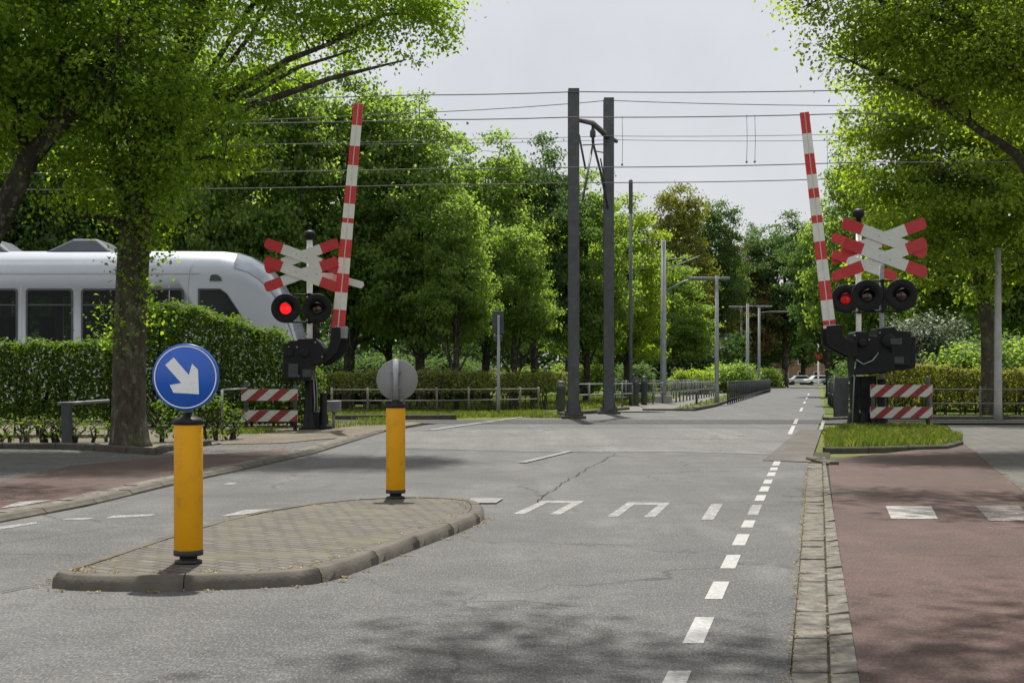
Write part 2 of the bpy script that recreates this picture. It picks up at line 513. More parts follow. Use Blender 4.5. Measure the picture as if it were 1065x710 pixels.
# ---------------------------------------------------------------- world, sun, camera
SUN_EL, SUN_DX = 65.0, -0.03
w = bpy.data.worlds.new('World'); SC.world = w; w.use_nodes = True
nt = w.node_tree
bg = nt.nodes['Background']
sky = nt.nodes.new('ShaderNodeTexSky'); sky.sky_type = 'NISHITA'; sky.sun_disc = False
sky.sun_elevation = math.radians(SUN_EL); sky.sun_rotation = math.radians(0)
sky.dust_density = 3.0; sky.air_density = 1.0; sky.ozone_density = 1.0
tc = nt.nodes.new('ShaderNodeTexCoord')
cl = noise(nt, tc.outputs['Generated'], 2.2, 6, 0.6)
veil = mixc(nt, ramp(nt, cl, 0.3, 0.7), (4.2, 4.22, 4.36), (5.4, 5.42, 5.5))
sep = nt.nodes.new('ShaderNodeSeparateXYZ'); nt.links.new(tc.outputs['Generated'], sep.inputs[0])
# added gain: unseen sky behind the camera and overhead brightened to fill shaded fronts
opp = ramp(nt, sep.outputs['Y'], 0.25, -0.6, 1.0, 1.5)
zen = ramp(nt, sep.outputs['Z'], 0.35, 0.9, 1.0, 1.2)
gain = math_n(nt, 'MULTIPLY', opp, zen)
vm = nt.nodes.new('ShaderNodeVectorMath'); vm.operation = 'SCALE'
nt.links.new(veil, vm.inputs[0]); nt.links.new(gain, vm.inputs['Scale'])
cc = mixc(nt, 0.86, sky.outputs[0], vm.outputs[0])
nt.links.new(cc, bg.inputs['Color'])
bg.inputs['Strength'].default_value = 0.10

sl = bpy.data.lights.new('sun', 'SUN'); sl.energy = 5.0; sl.angle = math.radians(1.1); sl.color = (1.0, 0.955, 0.88)
so = bpy.data.objects.new('sun', sl); COL.objects.link(so)
el = math.radians(SUN_EL)
dv = Vector((-SUN_DX * math.cos(el), -math.cos(el), -math.sin(el)))
so.rotation_euler = dv.to_track_quat('-Z', 'Y').to_euler()
so.location = (0, 30, 40)

cam = bpy.data.cameras.new('camera'); cam.sensor_width = 36; cam.lens = 45; cam.clip_end = 5000; cam.clip_start = 0.1
cam.shift_y = (HY - 355.0) / 1065.0
co = bpy.data.objects.new('camera', cam); COL.objects.link(co)
co.location = (0, 0, H); co.rotation_euler = (math.radians(90), 0, 0)
SC.camera = co
SC.view_settings.view_transform = 'Standard'; SC.view_settings.look = 'None'
SC.view_settings.exposure = 0.62; SC.view_settings.gamma = 1.0
SC.cycles.max_bounces = 9; SC.cycles.diffuse_bounces = 6; SC.cycles.glossy_bounces = 3
SC.cycles.transmission_bounces = 4; SC.cycles.transparent_max_bounces = 4
SC.cycles.use_denoising = True
try:
    SC.cycles.denoiser = 'OPENIMAGEDENOISE'; SC.cycles.denoising_input_passes = 'RGB_ALBEDO_NORMAL'
    SC.cycles.denoising_prefilter = 'ACCURATE'
except Exception:
    pass
SC.cycles.sample_clamp_indirect = 6.0


# ================================================================= THE GROUND
def sheet(name, pts, mat, z, kind='structure'):
    mb = MB(); mb.poly([(p[0], p[1], z) for p in pts])
    # keep the face pointing up
    a = sum((pts[i][0] * pts[(i + 1) % len(pts)][1] - pts[(i + 1) % len(pts)][0] * pts[i][1]) for i in range(len(pts)))
    if a < 0:
        mb.f[0] = tuple(reversed(mb.f[0]))
    if z > 0.02:
        n = len(pts); mb.v += [(p[0], p[1], -0.06) for p in pts]
        for i in range(n):
            j = (i + 1) % n
            mb.face((i, n + i, n + j, j) if a < 0 else (i, j, n + j, n + i))
    return struct(mb.build(name, mat), kind)


def gp(lst):
    return [G(*p)[:2] for p in lst]


def resample(pts, step):
    pts = [Vector((p[0], p[1])) for p in pts]
    out = [pts[0]]; carry = 0.0
    for a, b in zip(pts, pts[1:]):
        L = (b - a).length; d = step - carry
        while d <= L:
            out.append(a + (b - a) * (d / L)); d += step
        carry = L - (d - step)
    if (out[-1] - pts[-1]).length > step * 0.3:
        out.append(pts[-1])
    return out


def kerb(name, pts, w, h, mat, z0=-0.05, step=0.9, gap=0.012, chamf=0.02, slope=0.0, rnd=0.004, flip=False):
    """row of kerb stones along a line; w to the left of the walking direction"""
    rs = resample(pts, step); mb = MB(); r = random.Random(len(pts) + int(h * 1000))
    s = -1 if flip else 1
    nrm = []
    for i in range(len(rs)):
        a = rs[max(0, i - 1)]; b = rs[min(len(rs) - 1, i + 1)]
        t = (b - a).normalized(); nrm.append(Vector((-t.y, t.x)) * s)
    for i in range(len(rs) - 1):
        a, b = rs[i], rs[i + 1]; t = (b - a).normalized()
        a2 = a + t * gap * 0.5; b2 = b - t * gap * 0.5
        dz = r.uniform(-rnd, rnd)
        prof = [(0, z0), (slope * 0.3, h * 0.35 + dz), (slope, h - chamf + dz), (slope + chamf, h + dz), (w - 0.005, h + dz), (w, h - 0.006 + dz), (w, z0)]
        base = len(mb.v)
        for p, n_ in ((a2, nrm[i]), (b2, nrm[i + 1])):
            for u, z in prof:
                mb.v.append((p.x + n_.x * u, p.y + n_.y * u, z))
        k = len(prof)
        for j in range(k - 1):
            q = (base + j, base + k + j, base + k + j + 1, base + j + 1)
            mb.face(q if not flip else q[::-1])
        c1 = [base + j for j in range(k)]; c2 = [base + k + j for j in range(k - 1, -1, -1)]
        mb.face(c1 if not flip else c1[::-1]); mb.face(c2 if not flip else c2[::-1])
    return struct(mb.build(name, mat))


sheet('ground', [(-1500, -60), (1500, -60), (1500, 3000), (-1500, 3000)], M['ground'], -0.03)

left_edge = [(-6.2, -4.0), (-5.0, 5.0)] + gp([(0, 543.5), (89, 527), (181, 504.5), (270, 485), (330, 471), (375, 457), (400, 449)])
far_left = gp([(445, 441.5), (540, 434), (610, 430.5), (690, 428.5), (735, 421), (770, 411), (800, 404), (815, 401.3)])
right_edge = gp([(850.5, 401.3), (852, 405), (855, 418), (857, 430), (852, 440), (846, 462), (840, 486), (835.3, 540), (821.6, 700)]) + [(1.05, 2.0), (-0.4, -4.0)]
sheet('road', left_edge + far_left + right_edge, M['asphalt'], 0.0)
# the far cross street and its kerb line
sheet('cross_street', [(-60, 176), (120, 176), (120, 190), (-60, 190)], M['asphalt_pale'], -0.004)
# paler surfacing on the approach to the rails, a dark band round the rails, brick patch
sheet('road_resurfacing', gp([(400, 466), (560, 470), (700, 470), (845, 474), (851, 447), (700, 446), (520, 446), (418, 449)]), M['asphalt_pale'], 0.004)
sheet('crossing_deck', gp([(330, 440.6), (860, 440.6), (1120, 440.6), (1120, 436.6), (860, 436.6), (330, 436.6)]), M['asphalt_dark'], 0.008)
sheet('brick_apron', gp([(793, 479), (843, 481), (855, 447), (832, 447)]), M['brick_patch'], 0.0085)

# rails and ballast
mb = MB()
for y in (33.58, 35.02):
    mb.box((5, y, 0.012), (110, 0.06, 0.02))
struct(mb.build('rail_track', M['steel_rail']))
mb = MB()
for x0, x1 in ((-60, -6.0), (14.5, 60)):
    mb.box(((x0 + x1) / 2, 34.3, -0.01), (x1 - x0, 2.9, 0.03))
struct(mb.build('track_bed', M['ballast']))

mb = MB()
for y in (33.58, 35.02):
    for dy in (-.085, .085):
        mb.box((4.2, y + dy, .008), (18.5, .06, .012))
struct(mb.build('flangeway', M['rubber']))
mb = MB()
for k in range(11):
    mb.box((-5 + k * 1.8, 34.3, .006), (.03, 1.25, .012))
struct(mb.build('deck_joint', M['rubber']))

# right gutter: two courses of concrete slabs
def slab_strip(name, e0, e1, mat, length, y_lo, y_hi, z, rise, seed):
    r = random.Random(seed); mb = MB()
    yy = y_lo
    def at(e, Y):
        # e: (px at 700, px at 540) -> straight line on the ground
        a = G(e[0], 700); b = G(e[1], 540); t = (Y - a[1]) / (b[1] - a[1])
        return a[0] + (b[0] - a[0]) * t
    while yy < y_hi:
        L = length * r.uniform(0.94, 1.05); y0 = yy + 0.002; y1 = yy + L - 0.002
        g = 0.003
        dz = r.uniform(-0.005, 0.005); tl = r.uniform(-0.006, 0.006); t2 = r.uniform(-0.004, 0.004)
        q = [(at(e0, y0) + g, y0), (at(e1, y0) - g, y0), (at(e1, y1) - g, y1), (at(e0, y1) + g, y1)]
        b = len(mb.v)
        zz = [z + dz + tl, z + rise + dz - tl, z + rise + dz + t2, z + dz + t2]
        mb.v += [(p[0], p[1], -0.05) for p in q] + [(p[0], p[1], zz[i]) for i, p in enumerate(q)]
        mb.face((b + 4, b + 5, b + 6, b + 7))
        for i in range(4):
            j = (i + 1) % 4
            mb.face((b + i, b + j, b + 4 + j, b + 4 + i))
        yy += L
    o = struct(mb.build(name, mat))
    md = o.modifiers.new('bevel', 'BEVEL'); md.width = 0.006; md.segments = 2
    return o


slab_strip('gutter', (822.5, 835.6), (862, 857), M['gutter'], 0.32, 2.0, 17.6, 0.006, 0.0, 3)
slab_strip('kerb_course', (863, 857.4), (893, 868), M['gutter'], 0.26, 2.0, 18.6, 0.02, 0.008, 4)
sheet('gutter_bed', gp([(818, 760), (834.5, 540), (839, 486), (843, 470), (863, 470), (864, 500), (870, 540), (896, 700), (906, 760)]), M['joint'], -0.002)

# right cycle path, footway
sheet('cycle_path', gp([(906, 790), (893, 700), (868, 540), (861, 478), (1003, 463), (1064, 512)]) + [(5.2, 9.0), (7.0, 2.0)], M['red_asphalt'], 0.010)
sheet('footway', gp([(1003, 463.3), (985, 442), (1400, 442)]) + [(40, 17), (30, 2), (7.0, 2.0), (5.2, 9.0)] + gp([(1064, 512)]), M['slabs'], 0.007)
kerb('edging', gp([(1003, 463), (1064, 512)]) + [(5.2, 9.0), (7.0, 2.0)], 0.06, 0.016, M['concrete'], step=0.6, chamf=0.004, rnd=0.003)

# grass refuge at the signals on the right
isl = gp([(858, 468.5), (868, 469), (985, 466), (1001, 462.5), (1000, 459), (965, 446.5), (880, 446.5), (858, 454)])
sheet('grass_bank', isl, M['lawn'], 0.055)
kerb('grass_bank_kerb', gp([(858, 470), (870, 470.3), (985, 467.3), (1002, 463), (1001, 459), (966, 446)]), 0.10, 0.075, M['concrete_dark'], step=0.8, rnd=0.006)
kerb('grass_bank_kerb', gp([(880, 446), (858, 453), (857.5, 470)]), 0.10, 0.06, M['concrete_dark'], step=0.8, rnd=0.006)
kerb('dropped_kerb', gp([(838, 478), (862, 484)]), 0.14, 0.05, M['concrete'], step=0.5, rnd=0.004)

# left side: kerb, cycle path, footway, planting bed
lk = left_edge[1:]
kerb('road_kerb', lk, 0.16, 0.055, M['concrete'], step=0.9, slope=0.03, rnd=0.006)
kerb('road_kerb_backing', [(p[0] - 0.17, p[1] + 0.02) for p in lk[:-1]], 0.22, 0.038, M['gutter'], step=0.55, rnd=0.006, chamf=0.006)
inner = [(p[0] - 0.395, p[1] + 0.05) for p in lk[:-1]]
sheet('cycle_path', inner[:-1] + gp([(296, 468.6), (240, 473), (180, 476.5), (76, 486), (0, 503)]) + [(-7.2, 9), (-7.8, 2)], M['red_asphalt'], 0.030)
up = [inner[-1], inner[-2]] + gp([(296, 468.6), (240, 473), (180, 476.5), (76, 486), (0, 503)]) + [(-7.2, 9), (-7.8, 2)]
sheet('footway', up + [(-30, 2), (-30, 20.5)] + gp([(-60, 467.5), (80, 469), (162, 475), (181, 469.5), (250, 461), (330, 455)]), M['slabs_left'], 0.026)
sheet('planting_bed', [(-30, 20.6)] + gp([(-60, 467), (80, 468), (163, 473.5), (182, 468), (226, 463), (250, 461.3), (330, 455.3)]) + [(inner[-1][0] + .1, inner[-1][1] + .2)] + gp([(396, 449.5), (440, 441)]) + [(-2.6, 33), (-30, 33)], M['soil'], 0.034)
sheet('sandy_path', gp([(232, 464), (296, 462.5), (330, 459), (372, 456), (350, 451.5), (300, 453), (250, 455), (222, 461)]), M['sand'], 0.040)
kerb('platform_edge', gp([(345, 436.2), (475, 435.8)]), 0.25, 0.13, M['concrete_dark'], step=1.5)
kerb('planting_bed_kerb', gp([(-160, 467.5), (80, 469), (162, 475), (182, 469.5), (226, 464)]), 0.12, 0.13, M['concrete_dark'], step=0.9, slope=0.01, rnd=0.006)

# beyond the rails: kerbs and the far path
sheet('far_path', gp([(640, 428), (700, 428), (735, 420), (775, 409), (795, 402), (775, 401), (745, 404), (700, 415), (655, 423)]), M['path'], 0.006)
kerb('far_kerb', gp([(725, 427), (745, 423), (775, 412), (805, 403.5)]), 0.15, 0.12, M['concrete_dark'], step=1.2, flip=False)
kerb('far_kerb', gp([(668, 427), (724, 427.3)]), 0.15, 0.08, M['concrete_dark'], step=1.2)
sheet('far_verge', gp([(700, 425.5), (742, 423), (775, 411), (806, 403), (790, 402.5), (765, 408), (735, 417)]), M['lawn'], 0.03)
kerb('far_kerb', gp([(585, 432), (655, 426)]), 0.2, 0.10, M['concrete_dark'], step=1.2)
sheet('far_lawn', gp([(330, 434), (540, 431), (640, 422), (700, 412), (740, 402), (600, 400), (200, 400), (150, 434)]), M['lawn'], -0.012)
sheet('far_lawn_right', gp([(858, 430), (1200, 434), (1400, 400), (856, 400)]), M['lawn'], -0.012)
kerb('far_kerb', gp([(862, 437), (900, 435.2), (1100, 435)]), 0.2, 0.08, M['concrete_dark'], step=1.2)

# road markings
def mark(name, quads, mat, z=0.0028):
    mb = MB()
    for q in quads:
        mb.poly([(p[0], p[1], z) for p in gp(q)])
    o = mb.build(name, mat); struct(o)
    for pl in o.data.polygons:
        if pl.normal.z < 0:
            pl.flip()
    return o


def dash(y0, y1, wd=0.095):
    r = []
    for y in (y0, y1):
        x = 760 + 0.465 * (584 - y); g = G(x, y)
        h = wd / 2 * F / g[1]
        r.append((x - h, x + h, y))
    return [(r[0][0], r[0][2]), (r[0][1], r[0][2]), (r[1][1], r[1][2]), (r[1][0], r[1][2])]


mark('lane_line', [dash(a, b) for a, b in ((722, 697.5), (669, 641.7), (623, 604.7), (591, 577), (567, 555.4), (548.5, 541),
                                           (520.7, 514.8), (511, 505.7), (503, 498.6), (495, 491), (489, 486), (484, 479), (476.5, 472))], M['paint'])
mark('lane_line', [dash(a, b) for a, b in (
                                           (452, 443), (441, 436), (428, 424), (420, 417.5), (415, 413), (411, 409.3))], M['paint'], 0.0125)
mark('lane_line_worn', [dash(535.5, 525)], M['paint_worn'])
def outline(a, b, c, d, t=7.5):
    # a,b bottom-left/right, c,d top-right/left
    def lp(p, q, s): return (p[0] + (q[0] - p[0]) * s, p[1] + (q[1] - p[1]) * s)
    f = t / (b[0] - a[0])
    return [[a, lp(a, b, f * 1.6), lp(d, c, f * 1.4), d], [lp(b, a, f * 1.6), b, c, lp(c, d, f * 1.4)],
            [lp(lp(d, c, f * 1.4), lp(a, b, f * 1.6), 0.16), lp(lp(c, d, f * 1.4), lp(b, a, f * 1.6), 0.16), lp(c, d, f * 1.4), lp(d, c, f * 1.4)]]
mark('crossing_blocks', outline((533, 534.5), (583, 535), (608, 520.7), (564, 520.7)) + outline((631, 537), (681, 538), (697, 522.7), (653.5, 522)), M['paint_worn'])
mark('crossing_block_solid', [[(729, 540.4), (742, 540.4), (752, 524), (740, 524)]], M['paint_worn'], 0.0032)
mark('crossing_blocks_faint', [[(484, 524), (516, 524), (524, 519), (490, 519)], 
                               [(538, 481.5), (548, 481.5), (597, 469.5), (590, 469.5)],
                               [(440, 447.5), (452, 447.5), (546, 433.8), (541, 433.6)]], M['paint_faint'], 0.0131)
mark('edge_line', [[(0, 550.5), (38, 544.5), (38, 542.8), (0, 547.3)], [(109, 539), (157, 536.5), (163, 534.4), (118, 536)], [(62, 541), (92, 540), (98, 538.4), (70, 539)],
                   [(228, 537), (262, 534.5), (293, 529), (255, 530)], [(232, 504), (243, 503.5), (247, 502), (237, 502)]], M['paint_worn'])
mark('edge_line_right', [[(852, 447), (856, 447), (858, 438), (855, 438)]], M['paint_worn'], 0.0125)
mark('cycle_block', [[(927, 541), (975.5, 541), (968.5, 527.5), (921, 527.5)]], paint_mat('block_paint', .46, under=(.085, .055, .048)), 0.0145)
mark('cycle_block_worn', [[(1029, 543), (1075, 543), (1060, 527), (1014, 527)]], paint_mat('block_paint_worn', .66, under=(.085, .055, .048)), 0.0145)
mark('cycle_block_left', [[(0, 532), (25, 529), (55, 523), (20, 525)]], M['paint_worn'], 0.034)

# cracks and seams sealed dark in the asphalt
def seam(pts, wd, seed):
    r = random.Random(seed); q = resample(gp(pts), 0.18); mb = MB()
    q = [p + Vector((r.gauss(0, .012), r.gauss(0, .03))) for p in q]
    for i in range(len(q) - 1):
        a, b = q[i], q[i + 1]; t = (b - a).normalized(); n_ = Vector((-t.y, t.x))
        w0 = wd * r.uniform(0.5, 1.2); w1 = wd * r.uniform(0.5, 1.2)
        a = a + n_ * 0; b = b
        mb.poly([(a.x - n_.x * w0, a.y - n_.y * w0, 0.0106), (b.x - n_.x * w1, b.y - n_.y * w1, 0.0106), (b.x + n_.x * w1, b.y + n_.y * w1, 0.0106), (a.x + n_.x * w0, a.y + n_.y * w0, 0.0106)])
    o = mb.build('road_seam', M['joint']); struct(o)
    for pl in o.data.polygons:
        if pl.normal.z < 0:
            pl.flip()


seam([(600, 470), (660, 472), (740, 473), (838, 480)], 0.006, 1)
seam([(556, 522), (600, 494), (640, 472)], 0.006, 2)
seam([(655, 456), (760, 457), (845, 461)], 0.012, 3)
seam([(0, 617), (60, 606)], 0.006, 4)
seam([(445, 446), (540, 437), (610, 434)], 0.03, 6)

# traffic island
isl_top = [(52, 594), (75, 588), (150, 563), (240, 536), (340, 520), (420, 516), (472, 517), (494, 519.5), (501, 524), (500, 531.5), (484, 539), (445, 553), (400, 569), (358, 584), (335, 590.5), (300, 594.5), (190, 598.5), (80, 598.5)]
ITZ = 0.082
ring = [Vector(G(px, py, ITZ)[:2]) for px, py in isl_top]
def smooth_ring(r, k=2):
    for _ in range(k):
        o = []
        for i in range(len(r)):
            a, b = r[i], r[(i + 1) % len(r)]
            o += [a * 0.75 + b * 0.25, a * 0.25 + b * 0.75]
        r = o
    return r
ring = smooth_ring(ring, 1)
if sum(ring[i].x * ring[(i + 1) % len(ring)].y - ring[(i + 1) % len(ring)].x * ring[i].y for i in range(len(ring))) < 0:
    ring = ring[::-1]
def offs(r, d):
    o = []
    for i in range(len(r)):
        t = (r[(i + 1) % len(r)] - r[i - 1]).normalized(); o.append(r[i] + Vector((-t.y, t.x)) * d)
    return o
r_out = offs(ring, -0.03); r_in = offs(ring, 0.085)
mb = MB()
acc = 0.0; L = 0.62; start = 0
n = len(ring)
segs = []
cum = [0]
for i in range(n):
    cum.append(cum[-1] + (ring[(i + 1) % n] - ring[i]).length)
tot = cum[-1]; cnt = int(tot / 0.78)
def at_ring(r, s):
    s = s % tot
    for i in range(n):
        if cum[i + 1] >= s:
            t = (s - cum[i]) / max(1e-6, cum[i + 1] - cum[i]); return r[i] * (1 - t) + r[(i + 1) % n] * t
rr = random.Random(5)
for k in range(cnt):
    s0 = tot * k / cnt + 0.004; s1 = tot * (k + 1) / cnt - 0.004
    dz = rr.uniform(-0.003, 0.003)
    prev = None
    for j in range(7):
        s = s0 + (s1 - s0) * j / 6
        a, c, e = at_ring(r_out, s), at_ring(ring, s), at_ring(r_in, s)
        m1 = a * 0.72 + c * 0.28; m2 = a * 0.25 + c * 0.75; m3 = c * 0.8 + e * 0.2
        b = len(mb.v)
        mb.v += [(a.x, a.y, -0.04), (m1.x, m1.y, 0.05), (m2.x, m2.y, ITZ - 0.022 + dz), (c.x, c.y, ITZ - 0.006 + dz), (m3.x, m3.y, ITZ + dz), (e.x, e.y, ITZ + dz), (e.x, e.y, -0.04)]
        if prev is not None:
            for q in range(6):
                mb.face((prev + q, b + q, b + q + 1, prev + q + 1), 0, q < 4)
        else:
            mb.face([b + q for q in range(6, -1, -1)])
        prev = b
    mb.face([prev + q for q in range(7)])
isl_o = struct(mb.build('traffic_island', M['concrete']))
mb = MB(); mb.poly([(p.x, p.y, ITZ - 0.004) for p in offs(ring, 0.092)])
mb.build('clinker_paving', M['clinker'], isl_o)
mb = MB(); mb.poly([(p.x, p.y, ITZ - 0.02) for p in offs(ring, 0.07)])
mb.build('joint_fill', M['joint'], isl_o)


# ================================================================= LEAVES, TREES, HEDGES
def leaf_mesh(name, pos, L, rng, up=0.35, aspect=0.62, fold=0.18, outward=None, droop=0.35, lvar=0.35):
    n = len(pos)
    nr = rng.normal(size=(n, 3)); nr /= np.linalg.norm(nr, axis=1)[:, None] + 1e-9
    nr[:, 2] = np.abs(nr[:, 2]) * 0.7
    nr[:, 2] += up
    if outward is not None:
        nr += outward * 0.5
    nr /= np.linalg.norm(nr, axis=1)[:, None] + 1e-9
    ax = rng.normal(size=(n, 3)); ax[:, 2] -= droop
    ax -= nr * np.sum(ax * nr, axis=1)[:, None]
    ax /= np.linalg.norm(ax, axis=1)[:, None] + 1e-9
    bt = np.cross(nr, ax)
    ln = (L * (1 + lvar * rng.uniform(-1, 1, n)))[:, None]
    v = np.empty((n, 4, 3), dtype=np.float32)
    fo = nr * ln * fold
    v[:, 0] = pos - ax * ln * 0.5
    v[:, 1] = pos + bt * ln * aspect * 0.5 + fo + ax * ln * 0.05
    v[:, 2] = pos + ax * ln * 0.5
    v[:, 3] = pos - bt * ln * aspect * 0.5 + fo + ax * ln * 0.05
    me = bpy.data.meshes.new(name)
    me.vertices.add(4 * n); me.loops.add(4 * n); me.polygons.add(n)
    me.vertices.foreach_set('co', v.reshape(-1))
    me.loops.foreach_set('vertex_index', np.arange(4 * n, dtype=np.int32))
    me.polygons.foreach_set('loop_start', np.arange(0, 4 * n, 4, dtype=np.int32))
    me.polygons.foreach_set('loop_total', np.full(n, 4, dtype=np.int32))
    me.update(calc_edges=True)
    return me


def link_mesh(name, me, mat, parent=None, loc=(0, 0, 0)):
    me.materials.append(mat)
    o = bpy.data.objects.new(name, me); COL.objects.link(o)
    o.parent = parent; o.location = loc
    return o


def crown_clusters(rng, lobes, n, inner=0.35, rough=0.22):
    wts = np.array([l[3] * l[4] * l[5] for l in lobes]) ** 0.75; wts /= wts.sum()
    out = []; ctr = []
    ph = rng.uniform(0, 6.28, (6,)); fr = rng.uniform(2, 5, (6, 3))
    for l, k in zip(lobes, rng.multinomial(n, wts)):
        d = rng.normal(size=(k, 3)); d /= np.linalg.norm(d, axis=1)[:, None]
        nz = sum(np.sin(d @ fr[i] + ph[i]) for i in range(6)) / 3.0
        rad = (inner + (1 - inner) * rng.uniform(0, 1, k) ** 0.55) * (1 + rough * nz)
        rad = np.where(rng.uniform(0, 1, k) < .09, rad * rng.uniform(1.05, 1.22, k), rad)
        out.append(d * rad[:, None] * np.array(l[3:6]) + np.array(l[0:3]))
        ctr.append(np.repeat(np.array([l[0:3]]), k, axis=0))
    return np.concatenate(out), np.concatenate(ctr)


def tree_parts(root, trunk, lobes, n_cl, per, sig, L, leafm, barkm, seed, limbs=11, zmin=None, twig=0.6, limb_r=0.24, extra=None, aspect=0.72, up=0.3, inner=0.35, rough=0.36, extra_limbs=()):
    """trunk: [(x,y,z,r)], local to root. builds 'trunk' (with limbs and twigs) and 'crown'"""
    rng = np.random.default_rng(seed)
    cl, ctr = crown_clusters(rng, lobes, n_cl, inner, rough)
    if zmin is not None:
        keep = cl[:, 2] > zmin; cl = cl[keep]; ctr = ctr[keep]
    mb = MB()
    tp = [Vector(t[:3]) for t in trunk]; tr = [t[3] for t in trunk]
    # trunk with flare and slight irregularity
    mb.tube(tp, tr, 12)
    top = tp[-1]
    # limbs by farthest point sampling
    idx = [int(rng.integers(len(cl)))]
    dmin = np.linalg.norm(cl - cl[idx[0]], axis=1)
    for _ in range(limbs - 1):
        i = int(np.argmax(dmin)); idx.append(i); dmin = np.minimum(dmin, np.linalg.norm(cl - cl[i], axis=1))
    nodes = []
    nt_ = len(tp)
    for i in idx:
        tgt = Vector(cl[i])
        # start on the upper trunk, lower than the target
        cand = [j for j in range(max(1, nt_ // 2 - 1), nt_) if tp[j].z < tgt.z - 0.2] or [max(1, nt_ // 2)]
        j = cand[int(rng.integers(len(cand)))]
        st = tp[j]; r0 = tr[j] * (limb_r + 0.25 * rng.random())
        mid1 = st.lerp(tgt, 0.35) + Vector((0, 0, 0.10 * (tgt - st).length)) + Vector(rng.normal(size=3) * 0.12)
        mid2 = st.lerp(tgt, 0.7) + Vector((0, 0, 0.08 * (tgt - st).length)) + Vector(rng.normal(size=3) * 0.15)
        pts = [st, mid1, mid2, tgt]
        mb.tube(pts, [r0, r0 * 0.7, r0 * 0.42, 0.012], 7, caps=False)
        for a, b, ra, rb in ((st, mid1, r0, r0 * .7), (mid1, mid2, r0 * .7, r0 * .42), (mid2, tgt, r0 * .42, .02)):
            for s in (0.2, 0.5, 0.8):
                nodes.append((a.lerp(b, s), ra + (rb - ra) * s))
    for pts, rads in extra_limbs:
        pts = [Vector(p) for p in pts]
        mb.tube(pts, rads, 8, caps=False)
        for a, b, ra, rb in zip(pts, pts[1:], rads, rads[1:]):
            for s in (0.2, 0.5, 0.8):
                nodes.append((a.lerp(b, s), ra + (rb - ra) * s))
    npos = np.array([tuple(p) for p, r in nodes])
    for c in cl:
        if rng.random() > twig:
            continue
        k = int(np.argmin(np.linalg.norm(npos - c, axis=1)))
        a = nodes[k][0]; b = Vector(c); r0 = max(0.008, min(0.05, nodes[k][1] * 0.5))
        m = a.lerp(b, 0.5) + Vector(rng.normal(size=3) * 0.10 * (b - a).length)
        mb.tube([a, m, b], [r0, r0 * 0.6, 0.005], 4, caps=False)
    t_o = mb.build('trunk', barkm); t_o.parent = root; t_o.location = (0, 0, 0)
    s = rng.uniform(0.65, 1.35, len(cl)) * sig
    k = np.maximum(8, (per * (s / sig) ** 2).astype(int))
    ci = np.repeat(np.arange(len(cl)), k)
    off = rng.normal(size=(len(ci), 3)) * np.array([1, 1, 0.42]) * s[ci][:, None]
    pos = cl[ci] + off
    outw = pos - ctr[ci]; outw /= np.linalg.norm(outw, axis=1)[:, None] + 1e-6
    if extra is not None:
        pos = np.concatenate([pos, extra]); outw = np.concatenate([outw, np.zeros_like(extra)])
    me = leaf_mesh('crown', pos, L, rng, up=up, outward=outw, aspect=aspect)
    link_mesh('crown', me, leafm, root)
    return root


# ---- big plane tree on the left
tx, ty, _ = G(135, 466)
T1 = thing('plane_tree', 'big leafy tree with a thick mottled trunk behind the left kerb, hiding the tram', 'tree', (tx, ty, 0.0))
def L1(px, py, dy, r):            # lobe from the picture at the tree's distance
    Y = ty + dy
    return (xw(px, Y) - tx, dy, zw(py, Y), r, r * 1.05, r * 0.85)
def T1p(px, py, dy=0.0):
    Y = ty + dy
    return (xw(px, Y) - tx, dy, zw(py, Y))
rng0 = np.random.default_rng(91)
ep = []
for (px, py, s, k) in ((128, 275, .16, 90), (150, 250, .2, 160), (165, 262, .2, 120), (120, 330, .2, 140), (155, 300, .12, 80), (118, 345, .2, 110), (160, 330, .15, 70), (138, 290, .14, 90), (160, 200, .3, 300), (120, 215, .3, 300), (145, 232, .25, 260), (438, 13, .16, 150), (455, 20, .16, 150), (467, 33, .12, 110), (424, 16, .2, 160), (400, 28, .2, 150), (462, 48, .1, 50)):
    c = np.array(T1p(px, py, -0.25)); ep.append(c + rng0.normal(size=(k, 3)) * s)
